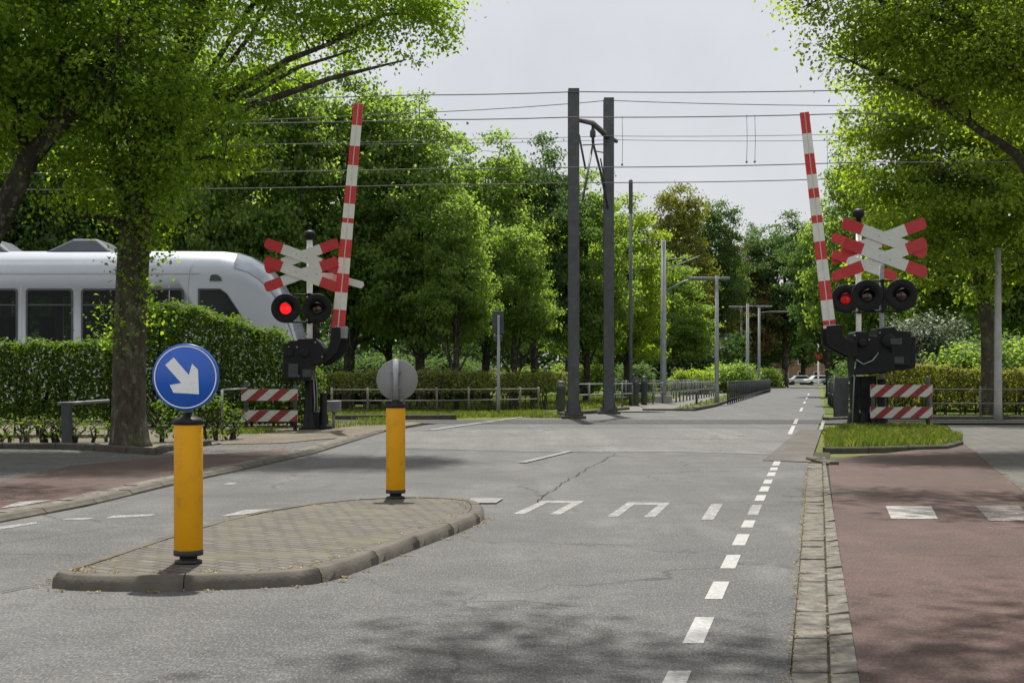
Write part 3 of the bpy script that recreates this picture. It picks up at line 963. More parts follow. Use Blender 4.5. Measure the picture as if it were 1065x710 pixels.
tree_parts(T1, [(0, 0, -0.1, 0.46), (0.0, 0, 0.12, 0.34), (-0.02, 0, 0.6, 0.29), T1p(135, 350) + (0.275,), T1p(139, 260) + (0.27,), T1p(148, 190) + (0.25,), T1p(165, 120) + (0.22,), T1p(200, 20) + (0.18,), T1p(230, -120) + (0.12,), T1p(240, -260) + (0.05,)],
           [L1(60, 100, -0.5, 1.9), L1(150, 90, -1.4, 1.6), L1(190, 140, -0.8, 1.15), L1(20, 10, 0.5, 2.0), L1(130, -40, 0.4, 2.1), L1(260, 10, 0.2, 1.9), L1(350, -30, 0.0, 1.6),
            L1(410, 10, 0.3, 0.95), L1(448, 18, 0.3, 0.42), L1(250, -150, 0.6, 1.9), L1(60, -160, 0.8, 1.9), L1(390, -110, 0.4, 1.4), L1(90, 190, -0.6, 0.8), L1(165, 195, -0.8, 0.6)],
           760, 125, 0.26, 0.072, M['leaf_plane'], M['bark'], 11, limbs=15, twig=0.55, extra=np.concatenate(ep), inner=0.2,
           extra_limbs=[([T1p(170, 130), T1p(222, 105), T1p(250, 92), T1p(300, 62), T1p(345, 45), T1p(395, 20)], [.12, .09, .075, .055, .035, .015]),
                        ([T1p(226, 108), T1p(262, 98), T1p(310, 70), T1p(350, 58), T1p(372, 50)], [.06, .05, .035, .022, .01]),
                        ([T1p(222, 105), T1p(235, 70), T1p(262, 35), T1p(290, -20)], [.065, .05, .035, .02]),
                        ([T1p(190, 60), T1p(200, 10), T1p(220, -60)], [.075, .05, .03]),
                        ([T1p(340, 45, .2), T1p(400, 15, .3), T1p(440, 14, .3), T1p(468, 32, .3)], [.05, .035, .02, .01])])

# ---- leaning tree at the left edge
bx, by = -10.4, 20.0
T2 = thing('leaning_tree', 'dark curved trunk of a leaning tree at the left edge above the tram', 'tree', (bx, by, 0.0))
def T2p(px, py, Y=20.0):
    return (xw(px, Y) - bx, Y - by, zw(py, Y))
tree_parts(T2, [(0, 0, -0.1, .3), (0.3, 0, 0.8, .24), (1.2, 0, 2.3, .2), T2p(-18, 262) + (.185,), T2p(6, 215) + (.175,), T2p(30, 165) + (.16,), T2p(62, 130) + (.14,), T2p(100, 90) + (.11,), T2p(140, 20) + (.07,)],
           [T2p(-60, 60) + (2.2, 2.2, 1.6), T2p(20, 10) + (2.2, 2.0, 1.6), T2p(-40, -130) + (1.9, 1.8, 1.5), T2p(100, -60) + (1.7, 2.0, 1.6), T2p(-20, 140) + (0.7, 1.0, 0.5)],
           360, 92, 0.25, 0.088, M['leaf_plane'], M['bark_dark'], 21, limbs=8, twig=0.5)

# ---- big yellow-green tree on the right
bx3, by3 = xw(1030, 38), 38.0
T3 = thing('lime_tree', 'big yellow-green tree with a bare leaning trunk behind the right hedge', 'tree', (bx3, by3, 0.0))
def T3p(px, py, dy=0.0):
    Y = by3 + dy
    return (xw(px, Y) - bx3, dy, zw(py, Y))
def L3(px, py, dy, r):
    return T3p(px, py, dy) + (r, r, r * 0.8)
tree_parts(T3, [(0, 0, -0.1, .36), (0, 0, .3, .27), T3p(1028, 345) + (.22,), T3p(1021, 300) + (.2,), T3p(1010, 245) + (.18,), T3p(1008, 180) + (.16,), T3p(1020, 90) + (.15,), T3p(1030, 0) + (.1,), T3p(1030, -90) + (.05,)],
           [L3(960, 250, -1.5, 1.6), L3(1010, 200, -2.2, 2.2), L3(1060, 230, -1.0, 2.2), L3(940, 190, 0, 1.6), L3(960, 110, -1, 2.3), L3(1050, 110, -2, 2.6), L3(930, 130, 0.5, 1.3), L3(1110, 160, 0, 2.6), L3(1000, 20, 0, 2.6), L3(1100, 10, 0, 2.6),
            L3(930, 30, 0, 1.7), L3(925, 285, 0.5, 0.9), L3(1050, 290, -1.0, 1.0)],
           950, 80, 0.27, 0.12, M['leaf_yellow'], M['bark'], 31, limbs=14, twig=0.5, inner=0.25)

# ---- tree reaching in from the upper right, trunk outside the frame
bx4, by4 = 10.2, 22.0
T4 = thing('overhanging_tree', 'leafy boughs of a nearer tree hanging into the sky at the upper right corner', 'tree', (bx4, by4, 0.0))
def T4p(px, py, dy=0.0):
    Y = by4 + dy
    return (xw(px, Y) - bx4, dy, zw(py, Y))
def L4(px, py, dy, r):
    return T4p(px, py, dy) + (r, r * 1.1, r * 0.75)
tree_parts(T4, [(0, 0, -.1, .4), (0, 0, .4, .3), (0, 0, 3.0, .27), (-.2, 0, 5.0, .24), (-.3, 0, 7.5, .2), (-.2, 0, 10, .13), (-.1, 0, 12.5, .05)],
           [L4(905, 30, 0, 0.95), L4(860, 5, 0.2, 0.7), L4(955, 60, 0, 1.1), L4(1010, 40, -.4, 1.6), L4(1070, 70, 0, 1.9), L4(900, -70, 0, 1.4), L4(1010, -80, 0, 2.0), L4(1130, 0, 0, 2.4), L4(985, 105, .3, .7), L4(850, -50, 0, .9)],
           600, 98, 0.25, 0.076, M['leaf_yellow'], M['bark'], 41, limbs=12, twig=0.6, inner=0.2,
           extra_limbs=[([(-.25, 0, 6.0), T4p(1010, 30), T4p(930, 5), T4p(870, -10), T4p(835, 8)], [.08, .055, .035, .022, .01])])

# ---- trees beside the camera whose shade falls on the road (trunks outside the frame)
bx5, by5 = 6.6, 9.0
T5 = thing('roadside_tree', 'roadside tree just outside the right edge whose shade falls on the near road', 'tree', (bx5, by5, 0.0))
tree_parts(T5, [(0, 0, -.1, .36), (0, 0, .4, .27), (0, 0, 3.0, .24), (-.2, 0, 5.2, .22), (-.3, 0, 7.5, .17), (-.2, 0, 9.5, .08)],
           [(-1.2, .3, 7.4, 2.2, 2.0, 1.3), (-3.6, -.5, 6.9, 1.8, 1.1, .8), (-5.6, -.5, 7.0, 1.7, 1.0, .7), (-7.0, -.3, 7.0, 1.0, .8, .5), (1.2, 0, 8, 2.6, 2.4, 1.6), (-2.3, 1.4, 8.6, 1.6, 1.4, 1), (0.5, 3.0, 8.0, 2.0, 1.8, 1.2), (-1.0, -2.2, 7.2, 1.6, 1.3, .9)],
           260, 55, 0.30, 0.12, M['leaf_olive'], M['bark'], 51, limbs=12, twig=0.6, inner=0.2)


T6 = thing('roadside_tree', 'roadside tree outside the right edge dappling the red cycle path', 'tree', (9.8, 15.5, 0.0))
tree_parts(T6, [(0, 0, -.1, .34), (0, 0, .4, .26), (0, 0, 3.0, .22), (-.1, 0, 5.6, .2), (-.2, 0, 7.5, .15), (-.2, 0, 9.5, .07)],
           [(-1.6, -.6, 7.6, 2.0, 1.6, .9), (-3.6, -.4, 7.2, 1.5, 1.2, .6), (1.0, 0, 8.2, 2.2, 2.0, 1.2), (-1.0, 1.4, 8.4, 1.6, 1.2, .8), (-2.2, -2.0, 7.2, 1.3, .9, .5), (-5.2, -1.2, 7.0, 1.3, .8, .45), (-5.6, .6, 7.2, 1.2, .7, .45), (-4.6, -3.2, 7.0, 1.3, .7, .4)],
           300, 60, 0.30, 0.12, M['leaf_olive'], M['bark'], 52, limbs=10, twig=0.6, inner=0.2)
T7 = thing('roadside_tree', 'tree outside the left edge dappling the left footway and cycle path', 'tree', (-10.8, 14.6, 0.0))
tree_parts(T7, [(0, 0, -.1, .34), (0, 0, .4, .26), (0, 0, 3.0, .22), (.1, 0, 5.6, .2), (.2, 0, 7.5, .15), (.2, 0, 9.5, .07)],
           [(1.8, 0, 7.6, 2.0, 1.6, .9), (3.8, .4, 7.3, 1.6, 1.5, .6), (-1.0, 0, 8.2, 2.2, 2.0, 1.2), (3.0, 2.6, 8.2, 1.7, 1.4, .7), (5.2, 1.8, 7.9, 1.3, 1.2, .5)],
           190, 55, 0.30, 0.12, M['leaf_olive'], M['bark'], 53, limbs=10, twig=0.6, inner=0.2)


# ---- prototypes for the background
def proto(name, label, loc, leafm, seed, n_cl, per, sig, L, lobes, barkm, trunk_top=8.5, group=None, twig=0.3, tr=0.2):
    t = thing(name, label, 'tree', loc, group)
    tree_parts(t, [(0, 0, -.1, tr * 1.5), (0, 0, .25, tr * 1.1), (.05, 0, 1.5, tr), (.1, .05, 3.0, tr * .9), (.05, 0, 5.0, tr * .7), (0, 0, 7.0, tr * .4), (0, 0, trunk_top, tr * .15)],
               lobes, n_cl, per, sig, L, leafm, barkm, seed, limbs=10, twig=twig)
    return t


def place(t, px, Y, top, wpx, leafm=None, label=None, rot=0.0, first=False, base_h=10.0, base_w=6.4):
    """put a 10 m prototype where the photo has the tree: height and width from the photo"""
    o = t if first else copy_tree(t)
    o.location = (xw(px, Y), Y, 0)
    sz = zw(top, Y) / base_h; sx = (wpx / F * Y) / base_w
    o.scale = (sx, sx, sz); o.rotation_euler = (0, 0, rot)
    if label:
        o['label'] = label
    if leafm is not None:
        for ch in o.children:
            if ch.name.startswith('crown'):
                ch.material_slots[0].link = 'OBJECT'; ch.material_slots[0].material = leafm
    return o


GRP = 'trees standing beyond the tram line'
pA = proto('maple_tree', 'x', (0, 60, 0), M['leaf_maple'], 101, 350, 95, 0.28, 0.15,
           [(0, 0, 5.6, 2.9, 2.9, 3.6), (1.2, .6, 3.9, 1.9, 1.9, 1.5), (-1.3, -.5, 3.7, 1.8, 1.8, 1.4), (.3, -1.2, 4.2, 1.8, 1.8, 1.7), (.2, .1, 8.3, 1.6, 1.6, 1.7)], M['bark_dark'], group=GRP)
pB = proto('round_tree', 'dark bushy tree far beyond the left edge behind the tram', (10, 60, 0), M['leaf_dark'], 102, 350, 95, 0.28, 0.155,
           [(0, 0, 6.0, 3.1, 3.1, 3.2), (-1.4, .4, 7.6, 1.7, 1.7, 1.6), (1.2, -.6, 7.4, 1.8, 1.8, 1.7), (0, -.9, 4.0, 2.2, 2.0, 1.4), (.2, 0, 8.6, 1.4, 1.4, 1.5)], M['bark_dark'], group=GRP)
pC = proto('loose_tree', 'x', (20, 60, 0), M['leaf_olive'], 103, 260, 80, 0.28, 0.155,
           [(-.9, 0, 7.8, 1.5, 1.5, 1.9), (1.3, .2, 8.2, 1.3, 1.3, 1.6), (.2, 0, 5.8, 2.4, 2.4, 1.9), (-1.4, .4, 4.6, 1.5, 1.5, 1.2), (1.3, -.4, 4.4, 1.6, 1.5, 1.3), (.1, 0, 9.1, .8, .8, 1.0)], M['bark_dark'], group=GRP, twig=0.5)

place(pB, 20, 48, 0, 190, M['leaf_dark'], 'dark tree standing behind the tram at the far left edge', 1.0, True)
place(pA, 285, 48, 30, 165, M['leaf_maple'], 'tall bright green tree behind the left raised barrier and the tram nose', 0.4, True)
for args in (
    (pA, 105, 52, 20, 170, M['leaf_dark'], 'dark bushy tree behind the tram, left of the big trunk', 2.0),
    (pB, 195, 47, 30, 160, M['leaf_maple'], 'green tree just right of the big trunk, above the tram cab', 2.7),
    (pB, 362, 50, 62, 180, M['leaf_maple'], 'full green tree right of the left raised barrier arm', 0.2),
    (pA, 438, 49, 104, 160, M['leaf_maple'], 'bright green tree above the round sign seen from behind', 3.4),
    (pA, 505, 55, 140, 132, M['leaf_maple'], 'green tree above the thin sign pole in the middle', 5.0),
    (pB, 556, 58, 142, 128, M['leaf_dark'], 'dark green tree immediately left of the two steel masts', 1.7),
    (pA, 610, 60, 176, 108, M['leaf_maple'], 'green tree seen between the two steel masts', 0.9),
    (pA, 652, 66, 205, 98, M['leaf_yellow'], 'yellow-green tree right behind the second steel mast', 4.1),
):
    place(*args[:5], leafm=args[5], label=args[6], rot=args[7])
place(pC, 703, 128, 190, 95, M['leaf_olive'], 'loose olive tree with a tall open top between the steel masts and the lamp post', 0.5, True)
for args in (
    (pC, 748, 135, 206, 78, M['leaf_dark'], 'slender open-topped tree rising over the street lamp', 2.2),
    (pB, 726, 140, 255, 95, M['leaf_olive'], 'brownish-green tree behind the first grey lamp post', 0.3),
    (pA, 774, 150, 255, 85, M['leaf_copper'], 'copper-tinged tree above the far street lamps', 1.3),
    (pA, 787, 170, 234, 45, M['leaf_grey'], 'small grey-green pointed treetop far off in the gap of sky', 1.9),
    (pB, 816, 150, 222, 100, M['leaf_dark'], 'dark green tree left of the right raised barrier over the far road', 0.8),
    (pB, 862, 78, 225, 90, M['leaf_dark'], 'dark green tree behind the right raised barrier arm', 3.0),
    (pA, 893, 54, 146, 110, M['leaf_maple'], 'fresh green tree behind the right crossbuck sign', 2.4),
    (pB, 960, 62, 160, 150, M['leaf_yellow'], 'yellow-green tree in the row behind the white-flowering bush', 5.3),
    (pA, 1060, 58, 130, 170, M['leaf_maple'], 'shaded green tree behind the pale concrete pole on the right', 0.1),
    (pB, 1150, 70, 120, 150, M['leaf_dark'], 'dark tree beyond the right hedge at the picture edge', 4.4),
    (pC, 474, 46.5, 200, 105, M['leaf_maple'], 'low young tree with pale sprays left of the thin sign pole', 0.9),
    (pA, 405, 53, 118, 110, M['leaf_dark'], 'shaded green tree filling the row right of the raised left barrier arm', 1.8),
    (pC, 536, 50, 232, 100, M['leaf_maple'], 'small pale green young tree leaning out beside the nearer steel mast', 2.9),
    (pA, 700, 110, 262, 90, M['leaf_maple'], 'green tree behind the first grey lamp post bracket', 2.0),
    # second row that closes the view
    (pB, 250, 72, 110, 150, M['leaf_dark'], 'dark tree in the second row behind the tram nose', 0.6),
    (pB, 330, 70, 100, 140, M['leaf_dark'], 'dark tree in the second row left of the raised barrier foot', 3.6),
    (pA, 405, 74, 130, 120, M['leaf_dark'], 'dark tree in the second row above the sign seen from behind', 2.9),
    (pB, 475, 78, 165, 110, M['leaf_dark'], 'dark tree in the second row left of the thin sign pole', 1.2),
    (pA, 540, 82, 185, 105, M['leaf_dark'], 'dark tree in the second row right of the thin sign pole', 4.9),
    (pB, 590, 86, 205, 95, M['leaf_dark'], 'dark tree deep behind the nearer steel mast', 5.7),
    (pA, 636, 90, 225, 90, M['leaf_dark'], 'dark tree deep behind the second steel mast', 0.7),
    (pB, 686, 160, 262, 90, M['leaf_dark'], 'dark tree filling in behind the pale tram mast', 2.5),
    (pB, 750, 185, 290, 80, M['leaf_dark'], 'dark tree over the far end of the black railing', 1.6),
    (pA, 795, 205, 318, 75, M['leaf_dark'], 'dark tree at the end of the far road, left of the parked cars', 3.3),
    (pB, 835, 212, 310, 80, M['leaf_dark'], 'dark tree over the parked cars at the end of the road', 0.9),
    (pA, 872, 200, 300, 70, M['leaf_dark'], 'dark tree right of the parked cars behind the barrier machine', 4.0),
    (pB, 915, 130, 250, 100, M['leaf_dark'], 'dark tree deep behind the right barrier machine', 2.1),
    (pA, 1010, 110, 220, 130, M['leaf_dark'], 'dark tree deep behind the bare leaning trunk', 5.1),
    (pB, 1090, 105, 210, 140, M['leaf_dark'], 'dark tree deep behind the pale concrete pole', 1.1),
    (pB, -60, 66, 60, 190, M['leaf_dark'], 'dark tree in the second row beyond the left picture edge', 2.6),
    (pA, 60, 70, 80, 170, M['leaf_dark'], 'dark tree in the second row above the tram windows', 3.9),
    (pB, 150, 74, 90, 160, M['leaf_dark'], 'dark tree in the second row hidden behind the big trunk', 5.5),
):
    place(*args[:5], leafm=args[5], label=args[6], rot=args[7])


# ---- shrubs
def shrub(name, label, loc, lobes, n_cl, per, sig, L, leafm, seed, group=None):
    t = thing(name, label, 'shrub', loc, group)
    rng = np.random.default_rng(seed)
    cl, ctr = crown_clusters(rng, lobes, n_cl, 0.4, 0.2)
    cl[:, 2] = np.maximum(cl[:, 2], 0.12)
    k = per
    ci = np.repeat(np.arange(len(cl)), k)
    pos = cl[ci] + rng.normal(size=(len(ci), 3)) * np.array([1, 1, .7]) * sig
    pos[:, 2] = np.maximum(pos[:, 2], 0.03)
    link_mesh('foliage', leaf_mesh('foliage', pos, L, rng, up=.5, outward=(pos - ctr[ci]) / (np.linalg.norm(pos - ctr[ci], axis=1)[:, None] + 1e-6)), leafm, t)
    mb = MB()
    for c in cl[::3]:
        b = Vector(c); a = Vector((b.x * .25, b.y * .25, -0.05))
        mb.tube([a, a.lerp(b, .5) + Vector((0, 0, .1)), b], [.03, .02, .006], 5, caps=False)
    mb.build('stems', M['bark_dark']).parent = t
    return t


shrub('flowering_bush', 'grey-green bush with white blossom behind the right crossing signal', (xw(958, 47), 47, 0),
      [(0, 0, 1.5, 1.7, 1.4, 1.6), (.3, -.3, 2.6, 1.1, 1, .9), (-.8, 0, 2.2, .9, .9, .9)], 150, 75, .22, .13, M['leaf_grey'], 61)
shrub('laurel_bush', 'low spreading green bush behind the right hedge under the concrete pole', (xw(1035, 45), 45, 0),
      [(0, 0, 1.1, 2.4, 1.3, 1.4), (-1.2, 0, 1.4, 1.3, 1, .9), (1.5, .2, 1.5, 1.3, 1, 1.1)], 170, 75, .22, .14, M['leaf_maple'], 62)
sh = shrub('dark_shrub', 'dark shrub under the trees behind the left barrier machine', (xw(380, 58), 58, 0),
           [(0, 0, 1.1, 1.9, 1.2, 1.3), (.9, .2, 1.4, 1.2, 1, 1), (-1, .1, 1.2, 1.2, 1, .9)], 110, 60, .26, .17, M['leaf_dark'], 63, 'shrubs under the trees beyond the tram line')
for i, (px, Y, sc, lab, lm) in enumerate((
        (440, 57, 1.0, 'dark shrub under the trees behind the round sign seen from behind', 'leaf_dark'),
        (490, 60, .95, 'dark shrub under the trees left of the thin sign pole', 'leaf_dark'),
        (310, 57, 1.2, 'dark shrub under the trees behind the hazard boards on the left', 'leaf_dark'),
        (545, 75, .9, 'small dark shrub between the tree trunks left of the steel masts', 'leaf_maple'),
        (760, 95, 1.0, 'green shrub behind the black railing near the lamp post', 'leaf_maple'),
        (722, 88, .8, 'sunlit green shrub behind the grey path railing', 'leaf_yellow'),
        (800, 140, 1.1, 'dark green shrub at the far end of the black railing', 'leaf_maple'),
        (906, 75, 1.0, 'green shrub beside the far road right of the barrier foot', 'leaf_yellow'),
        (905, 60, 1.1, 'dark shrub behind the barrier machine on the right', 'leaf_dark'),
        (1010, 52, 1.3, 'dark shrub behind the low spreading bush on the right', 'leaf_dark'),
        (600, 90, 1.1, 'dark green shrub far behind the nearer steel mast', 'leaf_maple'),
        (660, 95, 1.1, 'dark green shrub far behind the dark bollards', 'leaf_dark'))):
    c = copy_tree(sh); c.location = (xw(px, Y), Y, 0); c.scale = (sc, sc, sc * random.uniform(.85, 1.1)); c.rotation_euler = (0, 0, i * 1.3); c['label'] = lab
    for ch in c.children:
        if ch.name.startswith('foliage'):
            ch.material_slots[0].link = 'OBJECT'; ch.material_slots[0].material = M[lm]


# ---- clipped hedges
def hedge(name, label, segs, depth, leafm, L, dens, seed, zb=0.15, stems=0, stem_mat='bark_dark', ragged=.07, low_sparse=0.0):
    """segs: [(x, y, height)] front-face line; depth goes back along +Y"""
    t = thing(name, label, 'hedge', (segs[0][0], segs[0][1], 0))
    ox, oy = segs[0][0], segs[0][1]
    rng = np.random.default_rng(seed); pos = []; ow = []
    mb = MB()
    for (x0, y0, h0), (x1, y1, h1) in zip(segs, segs[1:]):
        ln = math.hypot(x1 - x0, y1 - y0); hm = (h0 + h1) / 2
        for face, area in (('front', ln * hm), ('top', ln * depth), ('back', ln * hm), ('in', ln * hm * .8)):
            k = int(area * dens)
            u = rng.uniform(0, 1, k); s = np.abs(rng.normal(0, .09, k)) - ragged * (np.sin(u * ln * 5.1 + seed) * .5 + np.sin(u * ln * 11.3) * .3)
            hx = x0 + (x1 - x0) * u; hy = y0 + (y1 - y0) * u; hh = h0 + (h1 - h0) * u
            if face == 'top':
                q = np.stack([hx, hy + rng.uniform(-.03, 1, k) * depth, hh - s + (rng.uniform(0, 1, k) ** 6) * .16], 1); o_ = np.array([0, 0, 1.])
            else:
                v = rng.uniform(0, 1, k)
                if low_sparse:
                    v = v ** (1 / (1 + low_sparse))
                zz = zb + (hh - zb) * v
                d = s if face == 'front' else (depth - s if face == 'back' else rng.uniform(.1, .9, k) * depth)
                q = np.stack([hx, hy + d, zz], 1); o_ = np.array([0, -1. if face == 'front' else 1., 0.2])
            pos.append(q); ow.append(np.repeat(o_[None], k, 0))
        for i in range(int(stems * ln)):
            u = rng.random(); x = x0 + (x1 - x0) * u; y = y0 + (y1 - y0) * u + rng.uniform(.15, .85) * depth; hh = h0 + (h1 - h0) * u
            for _ in range(2):
                mb.tube([(x, y, -.03), (x + rng.normal() * .05, y, hh * .3), (x + rng.normal() * .14, y + rng.normal() * .1, hh * .62), (x + rng.normal() * .2, y + rng.normal() * .1, hh * .95)], [.028, .022, .014, .005], 5, caps=False)
    # ends
    for (x, y, h) in (segs[0], segs[-1]):
        k = int(depth * h * dens); q = np.stack([x + rng.normal(0, .06, k), y + rng.uniform(0, 1, k) * depth, zb + (h - zb) * rng.uniform(0, 1, k)], 1)
        pos.append(q); ow.append(np.repeat(np.array([[0, 0, .3]]), k, 0))
    pos = np.concatenate(pos) - np.array([ox, oy, 0]); ow = np.concatenate(ow)
    link_mesh('foliage', leaf_mesh('foliage', pos, L, rng, up=.35, outward=ow * 1.2, lvar=.45), leafm, t)
    if mb.v:
        mb.build('stems', M[stem_mat], t, origin=(ox, oy, 0))
    return t


def hx(px, Y, py):
    return (xw(px, Y), Y, zw(py, Y))


hedge('clipped_hedge', 'clipped green hedge in front of the tram windows on the left', [hx(-90, 25.2, 355), hx(30, 25.2, 357), hx(121, 25.4, 357)], .8, M['leaf_hedge'], .085, 620, 71, .35, 5)
hedge('tall_hedge', 'taller rounded hedge in front of the tram cab, right of the big trunk', [hx(112, 29.6, 348), hx(150, 29.6, 319), hx(172, 29.6, 313), hx(205, 29.7, 321), hx(250, 29.8, 337), hx(290, 29.9, 347), hx(304, 30, 358), hx(326, 30.1, 384)], 1.2, M['leaf_hedge'], .09, 620, 72, .1, 4, ragged=.12)
hedge('beech_hedge', 'bare-stemmed hedge with sparse pale leaves beyond the rails left of the masts', [hx(335, 44, 388), hx(420, 44.5, 386), hx(500, 46, 387), hx(588, 49, 387)], .7, M['leaf_privet'], .10, 190, 73, .62, 4.5, 'bark')
hedge('beech_hedge', 'yellowing clipped beech hedge behind the rail fence on the right', [hx(905, 38.6, 380), hx(960, 38.4, 379), hx(1010, 38.2, 384), hx(1120, 38.0, 386)], .8, M['leaf_beech'], .095, 330, 74, .2, 6, 'bark', low_sparse=.5)
hedge('low_hedge', 'thin low planting with bare twigs along the kerb at the left', [hx(-60, 22.2, 440), hx(60, 22.4, 436), hx(112, 22.8, 440)], .5, M['leaf_hedge'], .07, 130, 75, .1, 9)
hedge('low_hedge', 'sparse low shrubs with bare twigs between the big trunk and the yellow bollard', [hx(160, 22.6, 418), hx(215, 23.2, 410), hx(244, 23.6, 428)], .6, M['leaf_hedge'], .075, 150, 76, .1, 9)

def far_wood(name, label, x0, x1, Y, hgt, L, n, mat, seed):
    rng = np.random.default_rng(seed); x = rng.uniform(x0, x1, n); d = rng.uniform(0, 14, n)
    top = hgt * (.75 + .2 * np.sin(x * .21 + seed) + .14 * np.sin(x * .63))
    z = top * rng.uniform(0, 1, n) ** .8
    o = link_mesh(name, leaf_mesh(name, np.stack([x, Y + d, z], 1), L, rng, up=.3), mat)
    return tag(struct(o, 'stuff'), label, 'wood')


far_wood('far_wood', 'dark far wood closing the view under the trees behind the rails', -75, 21, 112, 8.5, .5, 60000, M['leaf_shaded'], 201)
far_wood('far_wood', 'green far wood behind the right hedge and bushes', 31, 95, 100, 8.5, .5, 42000, M['leaf_shaded'], 202)
far_wood('far_wood', 'distant wood behind the parked cars at the end of the road', 15, 95, 262, 14, 1.0, 24000, M['leaf_shaded'], 203)


# ---- grass and litter
def blades(name, pts, hgt, mat, seed, wd=.008, label=None):
    rng = np.random.default_rng(seed); n = len(pts)
    a = rng.uniform(0, 6.283, n); h = hgt * rng.uniform(.45, 1.3, n); ln = rng.normal(0, .35, (n, 2)) * h[:, None]
    dx = np.cos(a) * wd; dy = np.sin(a) * wd
    v = np.empty((n, 4, 3), np.float32)
    v[:, 0] = pts + np.stack([-dx, -dy, 0 * a], 1); v[:, 1] = pts + np.stack([dx, dy, 0 * a], 1)
    v[:, 2] = pts + np.stack([ln[:, 0] * .4 + dx * .7, ln[:, 1] * .4 + dy * .7, h * .6], 1)
    v[:, 3] = pts + np.stack([ln[:, 0], ln[:, 1], h], 1)
    me = bpy.data.meshes.new(name); me.vertices.add(4 * n); me.loops.add(4 * n); me.polygons.add(n)
    me.vertices.foreach_set('co', v.reshape(-1)); me.loops.foreach_set('vertex_index', np.arange(4 * n, dtype=np.int32))
    me.polygons.foreach_set('loop_start', np.arange(0, 4 * n, 4, dtype=np.int32)); me.polygons.foreach_set('loop_total', np.full(n, 4, np.int32))
    me.update(calc_edges=True)
    o = link_mesh(name, me, mat)
    return tag(struct(o, 'stuff'), label, 'grass')


def in_poly(x, y, poly):
    ins = np.zeros(len(x), bool); j = len(poly) - 1
    for i in range(len(poly)):
        xi, yi = poly[i][:2]; xj, yj = poly[j][:2]
        c = ((yi > y) != (yj > y)) & (x < (xj - xi) * (y - yi) / (yj - yi + 1e-12) + xi)
        ins ^= c; j = i
    return ins


def scatter(poly, n, z, seed, clump=0.0):
    rng = np.random.default_rng(seed); xs = [p[0] for p in poly]; ys = [p[1] for p in poly]
    x = rng.uniform(min(xs), max(xs), n); y = rng.uniform(min(ys), max(ys), n)
    k = in_poly(x, y, poly)
    if clump:
        k &= (np.sin(x * 1.7 + 1.3 * np.sin(y * 1.1)) + np.sin(y * 2.3 + x * .7) + rng.normal(0, .5, n)) > clump
    return np.stack([x[k], y[k], np.full(k.sum(), z)], 1)


blades('grass', scatter(isl, 26000, .05, 81), .13, M['grass'], 82, .009, 'bright grass on the kerbed bank around the right crossing signals')
blades('grass', scatter(gp([(200, 462), (300, 449), (420, 442), (420, 436), (330, 440), (215, 452)]), 26000, .03, 83, .2), .09, M['grass'], 84, .01, 'patchy grass round the foot of the left crossing signal')
blades('grass', scatter([(-9, 37), (1.5, 37.5), (1.0, 44), (-9, 43.6)], 30000, -.01, 85, -.4), .11, M['grass'], 86, .016, 'grass strip between the rails and the bare-stemmed hedge')
blades('grass', scatter([(-6, 45), (3.5, 48.5), (9, 75), (-4, 75)], 30000, -.01, 87), .16, M['grass'], 88, .03, 'lawn behind the bare-stemmed hedge under the trees')
blades('grass', scatter([(11.2, 37.2), (20, 37.2), (20, 39), (11.2, 39)], 12000, -.01, 89), .10, M['grass'], 90, .014, 'grass strip at the foot of the right beech hedge')
blades('grass', scatter(gp([(700, 425.5), (742, 423), (775, 411), (806, 403), (790, 402.5), (765, 408), (735, 417)]), 22000, .03, 91), .12, M['grass'], 92, .02, 'grass verge under the black railing beyond the crossing')

rng9 = np.random.default_rng(99)
lit = []
for Y in np.linspace(3, 17, 420):
    a = G(822, 700); b = G(835, 540); t = (Y - a[1]) / (b[1] - a[1])
    lit.append((a[0] + (b[0] - a[0]) * t + rng9.normal(0, .016), Y + rng9.normal(0, .02), .012))
for Y in np.linspace(3, 17, 130):
    a = G(862.5, 700); b = G(857, 540); t = (Y - a[1]) / (b[1] - a[1])
    lit.append((a[0] + (b[0] - a[0]) * t + rng9.normal(0, .012), Y + rng9.normal(0, .02), .024))
ro = offs(ring, -.07)
for i in range(330):
    p = ro[int(rng9.integers(len(ro)))]
    if p.y < 11:
        lit.append((p.x + rng9.normal(0, .03), p.y - abs(rng9.normal(0, .02)), .008))
ri = offs(ring, .13)
for i in range(260):
    p = ri[int(rng9.integers(len(ri)))]
    lit.append((p.x + rng9.normal(0, .03), p.y + rng9.normal(0, .03), ITZ + .002))
for i in range(500):
    q = G(rng9.uniform(120, 330), rng9.uniform(450, 472)); lit.append((q[0], q[1], .045))
o = link_mesh('leaf_litter', leaf_mesh('leaf_litter', np.array(lit), .022, rng9, up=2.5, droop=0), M['litter'])
tag(struct(o, 'stuff'), 'dry leaf bits and dirt along the gutter and island kerb', 'leaf litter')


